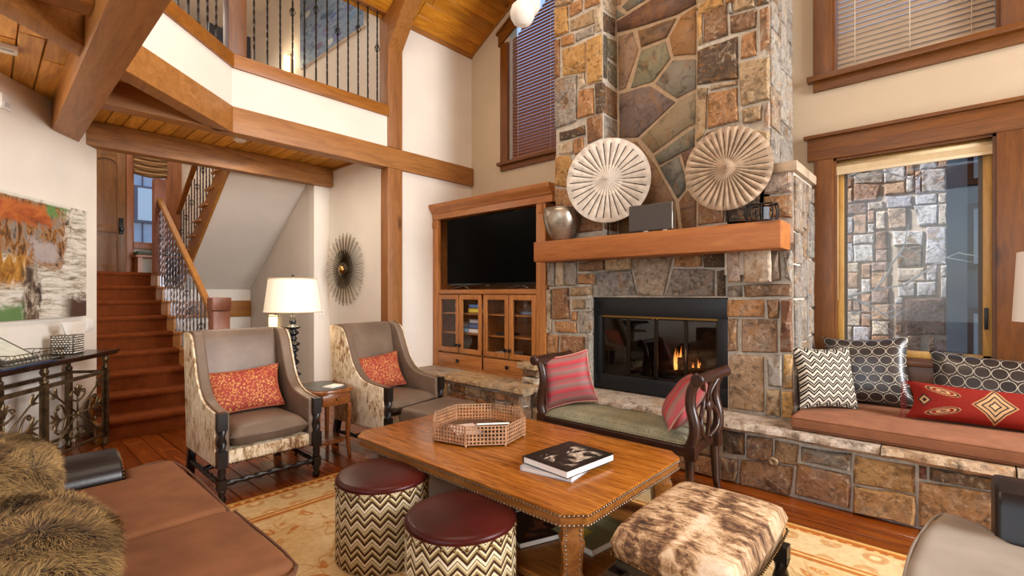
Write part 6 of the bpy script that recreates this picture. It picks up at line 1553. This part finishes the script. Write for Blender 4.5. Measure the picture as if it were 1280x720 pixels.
def fur_pillow(label, c, r, N, L, seed):
    R_ = random.Random(seed); c = Vector(c); t = thing('fur_pillow', label, 'pillow', (c.x, c.y, c.z - r[2]), 0, 'long-haired fur pillows on the sofa')
    def pos(u, v):
        d = Vector((math.sin(v) * math.cos(u), math.sin(v) * math.sin(u), math.cos(v)))
        e = Vector([math.copysign(abs(q) ** .82, q) for q in d]); w = 1 + .10 * mnoise.noise(d * 1.9 + Vector((seed, 0, 0)))
        return Vector((e.x * r[0], e.y * r[1], e.z * r[2])) * w, d
    MB().surf(lambda u, v: c + pos(2*PI*u, PI * (1 - v))[0], 32, 20, True).build('cushion', FURB, t, world=True)
    V = []; F = []; U = []
    for _ in range(N):
        u = R_.uniform(0, 2*PI); v = math.acos(R_.uniform(-.75, 1)); p, d = pos(u, v); p = p + c
        nrm = Vector((d.x / r[0], d.y / r[1], d.z / r[2])).normalized()
        fl = Vector((mnoise.noise(p * 8.5 + Vector((7, 0, 0))), mnoise.noise(p * 8.5 + Vector((0, 9, 0))) + .2, mnoise.noise(p * 8.5 + Vector((0, 0, 5))) - .35))
        fl = (fl - nrm * fl.dot(nrm)); fl = fl.normalized() if fl.length > .01 else Vector((1, 0, 0))
        l = L * R_.uniform(.55, 1.25); dr = (nrm * .55 + fl * .9 + Vector([R_.uniform(-.35, .35) for _ in range(3)])).normalized()
        sd = dr.cross(nrm); sd = sd.normalized() if sd.length > .01 else Vector((1, 0, 0)); w = R_.uniform(.0007, .0015)
        p1 = p + dr * l * .5; dr2 = (dr + fl * .5 - nrm * .25 + Vector([R_.uniform(-.3, .3) for _ in range(3)])).normalized(); p2 = p1 + dr2 * l * .5
        b = len(V); V += [p - sd * w - nrm * .004, p + sd * w - nrm * .004, p1 - sd * w * .8, p1 + sd * w * .8, p2]
        q = R_.random(); F += [(b, b+1, b+3, b+2), (b+2, b+3, b+4)]; U += [[(q, 0), (q, 0), (q, .5), (q, .5)], [(q, .5), (q, .5), (q, 1)]]
    m = MB(); m.v = V; m.f = F; m.uv = U; m.sm = [False] * len(F)
    Mi = wmat(t).inverted(); me = D.meshes.new('hair'); me.from_pydata([tuple(Mi @ q) for q in V], [], F)
    ul = me.uv_layers.new(name='UVMap'); flat = [x for u_ in U for pr in u_ for x in pr]; ul.data.foreach_set('uv', flat); me.materials.append(FUR)
    o = D.objects.new('hair', me); COL.objects.link(o); o.parent = t; o['kind'] = 'stuff'; return t
fur_pillow('long-haired brown fur pillow at the leather arm end of the sofa', (-2.78, -.03, .625), (.36, .25, .20), 52000, .04, 3)
fur_pillow('shaggy golden brown fur pillow at the near end of the sofa', (-2.03, .05, .60), (.38, .235, .14), 56000, .045, 8)

sr = thing('armchair', 'beige linen armchair with black leather arm and piped T cushion', 'armchair', (.5, 2.0, 0))
tcush([(-.115, 2.06), (-.09, 2.38), (-.03, 2.665), (.10, 2.60), (.16, 2.47), (.95, 2.45), (.95, 1.30), (-.115, 1.30)], .34, .52, BEIGEFAB, sr, bev=.05)
MB().tube(spl([(-.112, 1.35, .496), (-.112, 2.06, .496), (-.088, 2.38, .496), (-.03, 2.655, .496), (.09, 2.60, .498)], 5), .006, 6).build('piping', BEIGEFAB, sr, world=True)
MB().box(-.04, .95, 1.30, 2.47, .09, .34).build('base', BEIGEFAB, sr, world=True, bev=.02)
MB().prism([(.115, y, z) for y, z in [(2.475, .09), (2.76, .09), (2.765, .60), (2.74, .66), (2.69, .69), (2.58, .69), (2.515, .675), (2.48, .63)]], (.9, 0, 0)).build('arm', BLKLEATH, sr, world=True, bev=.02, seg=3)
MB().box(.93, 1.2, 1.25, 2.76, .09, .95).build('back', BLKLEATH, sr, world=True, bev=.05, seg=3)
for x in (.0, 1.1):
    for y in (1.4, 2.4 if x < .5 else 2.68): MB().box(x - .025, x + .025, y - .025, y + .025, RZ, .10).build('leg', BLACKW, sr, world=True)
MB().box(.2, .25, 2.66, 2.71, RZ, .10).build('leg', BLACKW, sr, world=True)
t = thing('floor_lamp', 'white drum-shaded lamp at the right edge beyond the armchair', 'lamp', (.405, 3.17, 0))
MB().lathe([(.13, RZ), (.13, RZ + .015), (.03, .03), (.014, .05), (.014, 1.25)], (0, 0, 0), 18).build('stand', BLACKM, t)
MB().lathe([(.205, 1.275), (.19, 1.585)], (0, 0, 0), 36, None, False).build('lamp_shade', m_plain('white_shade', '#e9e4dc', .8), t)
b = MB()
for a in (0, 2.1, 4.2): b.tube([(0, 0, 1.25), (.2 * math.cos(a), .2 * math.sin(a), 1.28)], .003, 4)
b.build('shade_spider', BLACKM, t)

# ------------------------------------------------------------------ console table and the picture wall
rzw = math.atan2(-.577, .817)
co = thing('console_table', 'dark console table with scrolled ironwork panels along the picture wall', 'table', onwall(0), rzw)
ct_ = [(.0, .832), (.40, .832), (.405, .838), (.41, .85), (.425, .862), (.43, .875), (.0, .875)]
MB().prism([(-.77, y, z) for y, z in ct_], (1.95, 0, 0)).build('tabletop', m_plain('espresso_top', '#32241b', .22, nscale=8, namt=.3), co)
for x in (-.665, .115, .895):
    for y in (.07, .36):
        b = MB().box(x - .021, x + .021, y - .021, y + .021, .07, .70)
        b.lathe([(.02, 0), (.026, .012), (.026, .03), (.018, .045), (.024, .07)], (x, y, 0), 12).lathe([(.02, .70), (.028, .71), (.028, .725), (.016, .74), (.016, .765), (.026, .78), (.03, .80), (.022, .815), (.03, .832)], (x, y, 0), 12)
        b.build('leg', BRONZE, co)
for y in (.07, .36):
    for za, zb in ((.665, .695), (.10, .115)): MB().box(-.665, 1.15, y - .011, y + .011, za, zb).build('rail', BRONZE, co)
for x in (-.665, .895): MB().box(x - .011, x + .011, .07, .36, .67, .695).build('side_rail', BRONZE, co)
def iron_panel(x0, x1, z0, z1, y):
    cx, cz = (x0 + x1) / 2, (z0 + z1) / 2; b = MB(); W, H = (x1 - x0) / 2, (z1 - z0) / 2
    for xx in (x0 + .012, x1 - .012): b.box(xx - .007, xx + .007, y - .007, y + .007, z0, z1)
    def leaf(px, pz, ang, L, w, curl=0.0):
        P = []; n = 7
        for k in range(n + 1):
            u = k / n; a = ang + curl * u; P.append((px, pz, a, w * math.sin(PI * min(1, u * .9 + .08)) ** .8)); px += L / n * math.cos(a); pz += L / n * math.sin(a)
        V = []; F = []
        for (qx, qz, a, ww) in P:
            nx, nz = -math.sin(a), math.cos(a)
            V += [(qx + nx * ww, y - .004, qz + nz * ww), (qx, y + .012, qz), (qx - nx * ww, y - .004, qz - nz * ww)]
        for k in range(n): F += [(k*3, k*3+1, k*3+4, k*3+3), (k*3+1, k*3+2, k*3+5, k*3+4)]
        b.add(V, F, None, True)
    def scroll(px, pz, ang, L, sgn, r=.0100):
        P = []; a = ang; n = 26; turn = 2.7 * PI
        for k in range(n):
            u = k / n; P.append((px, y, pz)); st = L / n * (1 - .72 * u); px += st * math.cos(a); pz += st * math.sin(a); a += sgn * turn * (u ** 1.5) * 2.5 / n
        b.tube(P, [r * (1 - .25 * k / n) for k in range(n)], 6); 
        b.ball(P[-1], r * 1.5, 8, 6)
    for sx in (-1, 1):
        for sz in (-1, 1):
            ex, ez = sx * (W - .03), sz * (H - .02); b.tube([(cx, y, cz), (cx + ex, y, cz + ez)], .0075, 6)
            a = math.atan2(ez, ex); fx, fz = cx + ex * .74, cz + ez * .74
            for da in (-.5, 0, .5): leaf(fx, fz, a + da * .9, .085, .013, da * .9)
    for a in (0, PI/2, PI, -PI/2):
        R0 = (W if abs(math.cos(a)) > .5 else H) - .13; px, pz = cx + R0 * .62 * math.cos(a), cz + R0 * .62 * math.sin(a)
        RR = W if abs(math.cos(a)) > .5 else H
        ca_, sa = math.cos(a), math.sin(a); TL = .145 if RR > .3 else .105; tip = RR - TL - .02
        b.tube([(cx, y, cz), (cx + tip * ca_, y, cz + tip * sa)], .008, 6)
        for da in (-.85, -.42, 0, .42, .85): leaf(cx + tip * ca_, cz + tip * sa, a + da * .40, TL * (1 - .12 * abs(da)), .013, da * 1.6)
        for s_ in (-1, 1): scroll(cx + tip * .72 * ca_, cz + tip * .72 * sa, a + s_ * 1.25, .36 if RR > .3 else .30, -s_, .0085)
    b.ball((cx, y, cz), .022, 10, 8)
    return b.build('scroll_panel', BRONZE, co)
iron_panel(-.64, .09, .115, .655, .36); iron_panel(.14, .87, .115, .655, .36)
def conp(x, y): return onwall(-x, y)
p = conp(-.44, .19)
t = thing('tissue_box', 'square dimpled silver tissue box at the stair end of the console', 'tissue box', (p.x, p.y, .876), rzw + rad(4))
MB().box(-.082, .082, -.082, .082, 0, .165).build('cover', m_plain('dimpled_silver', '#6e655c', .3, .7), t, bev=.004)
b = MB()
for face in range(4):
    M_ = Matrix.Rotation(face * PI / 2, 4, 'Z')
    for i in range(7):
        for j in range(8):
            b2 = MB().ball((0, 0, 0), .0100, 6, 4, .7); q = M_ @ Vector((-.066 + i * .022 + (.011 if j % 2 else 0) * (i < 6), -.082, .014 + j * .0196)); b2.xf(Matrix.Translation(q)); b.add(b2.v, b2.f, None, True)
o = b.build('dimple', m_plain('white_silver', '#d9d2c8', .25, .7), t); o['kind'] = 'stuff'
ti = MB().surf(lambda u, v: Vector((math.cos(2*PI*u) * (.02 + .07 * v ** .8) * (1 + .1 * math.sin(6*PI*u)), math.sin(2*PI*u) * (.012 + .012 * v) * (1 + .3 * math.sin(4*PI*u + 1)), .163 + .10 * v + .012 * v * math.sin(2*PI*u + .6))), 24, 8, True)
ti.build('tissue', PAPER, t)
p = conp(.10, .20)
t = thing('wire_tray', 'low wire basket tray on the console table', 'tray', (p.x, p.y, .876), rzw)
for z in (.006, .075): MB().tube([(-.27, -.13, z), (.27, -.13, z), (.27, .13, z), (-.27, .13, z)], .004, 5, True).build('rim_wire', BRONZE, t)
b = MB()
for s_ in (-1, 1):
    for k in range(14):
        x = -.26 + k * .04; b.tube([(x, s_ * .13, .006), (x + .02, s_ * .134, .04), (x + .04 if x < .24 else x, s_ * .13, .075)], .0028, 4)
    for k in range(6):
        y_ = -.12 + k * .044; b.tube([(s_ * .27, y_, .006), (s_ * .273, y_ + .02, .04), (s_ * .27, y_ + .04 if y_ < .09 else y_, .075)], .0028, 4)
o = b.build('side_wires', BRONZE, t); o['kind'] = 'stuff'
MB().box(-.265, .265, -.125, .125, .003, .007).build('base_plate', m_plain('tray_glass', '#8d978c', .15), t)
p = conp(.18, .16)
t = thing('clip_frame', 'tilted grey clip frame with a pale certificate leaning in the wire tray', 'frame', (p.x, p.y, .884), rzw)
M_ = Matrix.Rotation(rad(58), 4, 'X')
b = MB().box(-.17, .17, -.008, .008, 0, .30); b.xf(M_ @ Matrix.Identity(4)); b.xf(Matrix.Translation((0, .10, .012))); b.build('frame', m_plain('dark_clip_frame', '#4a453e', .4), t)
b = MB().box(-.145, .145, .008, .0095, .02, .28); b.xf(M_); b.xf(Matrix.Translation((0, .10, .012))); b.build('sheet', m_plain('pale_sheet', '#d2d6c8', .35, nscale=14, namt=.1), t)
b = MB().box(-.02, .02, .008, .02, .255, .29); b.xf(M_); b.xf(Matrix.Translation((0, .10, .012))); b.build('clip', BLACKM, t)
p = conp(.32, .36)
t = thing('blue_folder', 'flat blue folder at the front edge of the console', 'folder', (p.x, p.y, .876), rzw + rad(3))
MB().box(-.28, .28, -.055, .055, 0, .006).build('cover', m_plain('navy_folder', '#1f3a6b', .4), t, bev=.001)
MB().box(-.27, .27, -.05, .05, .0062, .009).build('sheets', m_plain('black_card', '#15171c', .4), t)

t = thing('wall_painting', 'large unframed abstract canvas in orange, brown and white above the console', 'painting', onwall(.2, .02, 1.69), rzw)
sL, sR = -.55, .968
MB().box(-(sR - .2), -(sL - .2), -.018, .02, -.505, .51).build('stretcher', m_plain('canvas_edge', '#cfc8ba', .8), t)
MB().surf(lambda u, v: Vector((-(sL - .2) - (sR - sL) * u, .0212, -.505 + 1.015 * v)), 1, 1).build('canvas', PAINT1, t)
t = thing('light_switch', 'white double rocker switch plate beside the stair end of the picture wall', 'switch', onwall(1.085, .001, 1.09), rzw)
MB().box(-.06, .06, 0, .007, -.06, .06).build('plate', WHITEP, t, bev=.002)
for x in (-.026, .026): MB().box(x - .016, x + .016, .007, .012, -.034, .034).build('rocker', WHITEP, t, bev=.002)
t = thing('wall_sensor', 'small white sensor box high on the picture wall', 'sensor', onwall(.03, .001, 2.90), rzw)
MB().box(-.05, .05, 0, .025, -.06, .06).build('case', WHITEP, t, bev=.006)
MB().box(-.03, .03, .025, .028, -.04, -.005).build('lens', m_plain('pale_lens', '#d0cdc8', .2), t)
t = thing('ceiling_speaker', 'small white square vent box on the low plank ceiling', 'vent', (-4.86, .12, ZC - .035))
MB().box(-.06, .06, -.06, .06, 0, .034).build('case', WHITEP, t, bev=.006)
MB().box(.01, .045, -.04, .04, -.003, .001).build('grille', m_plain('grey_grille', '#a9a7a2', .6), t)
t = thing('smoke_detector', 'round white smoke detector on the low ceiling behind the long beam', 'detector', (-5.85, 1.94, ZC - .034))
MB().lathe([(.045, 0), (.062, .012), (.065, .034)], (0, 0, 0), 20).build('case', WHITEP, t)
MB().lathe([(.012, -.004), (.014, .001)], (0, 0, 0), 10).build('sensor', m_plain('grey_sensor', '#bdbab5', .4), t)

# pendant of glass globes hanging from the roof
pc = ray(657, 4) * 3.9; pc = Vector((pc.x, pc.y, pc.z + CAMH)); g0 = ray(653, 17) * 3.85; g0.z += CAMH; g1 = ray(661, 5) * 4.05; g1.z += CAMH
top = roof_z(pc.x)
t = thing('globe_pendant', 'pendant light of small clear-white glass globes hanging from the roof', 'lamp', (pc.x, pc.y, g0.z - .12))
MB().tube([(pc.x, pc.y, g0.z + .22), (pc.x, pc.y, top + .02)], .008, 6).build('stem', CHROME, t, world=True)
MB().lathe([(.06, 0), (.06, .025), (.02, .05)], (pc.x, pc.y, top - .04), 16).build('canopy', CHROME, t, world=True)
MB().tube([(g0.x, g0.y, g0.z + .14), (g0.x, g0.y, g0.z + .20), (pc.x, pc.y, g0.z + .23), (g1.x, g1.y, g1.z + .18), (g1.x, g1.y, g1.z + .13)], .009, 6).build('arm', CHROME, t, world=True)
for g in (g0, g1):
    gl = MB().lathe([(.03, -.098), (.07, -.075), (.095, -.03), (.098, .01), (.085, .055), (.05, .09), (.035, .10)], (g.x, g.y, g.z), 24).build('globe', GLOBE, t, world=True)
    MB().lathe([(.038, .098), (.042, .105), (.038, .14), (.012, .15)], (g.x, g.y, g.z), 16).build('socket', CHROME, gl, world=True)

t = thing('wall_outlet', 'small white outlet plate on the end of the stair wall beside the second wing chair', 'outlet', (-6.429, 3.17, 1.12))
MB().box(0, .006, -.035, .035, -.055, .055).build('plate', WHITEP, t, bev=.002)
for z in (-.022, .022): MB().box(.006, .009, -.016, .016, z - .014, z + .014).build('socket', m_plain('ivory_socket', '#d8d2c8', .4), t)
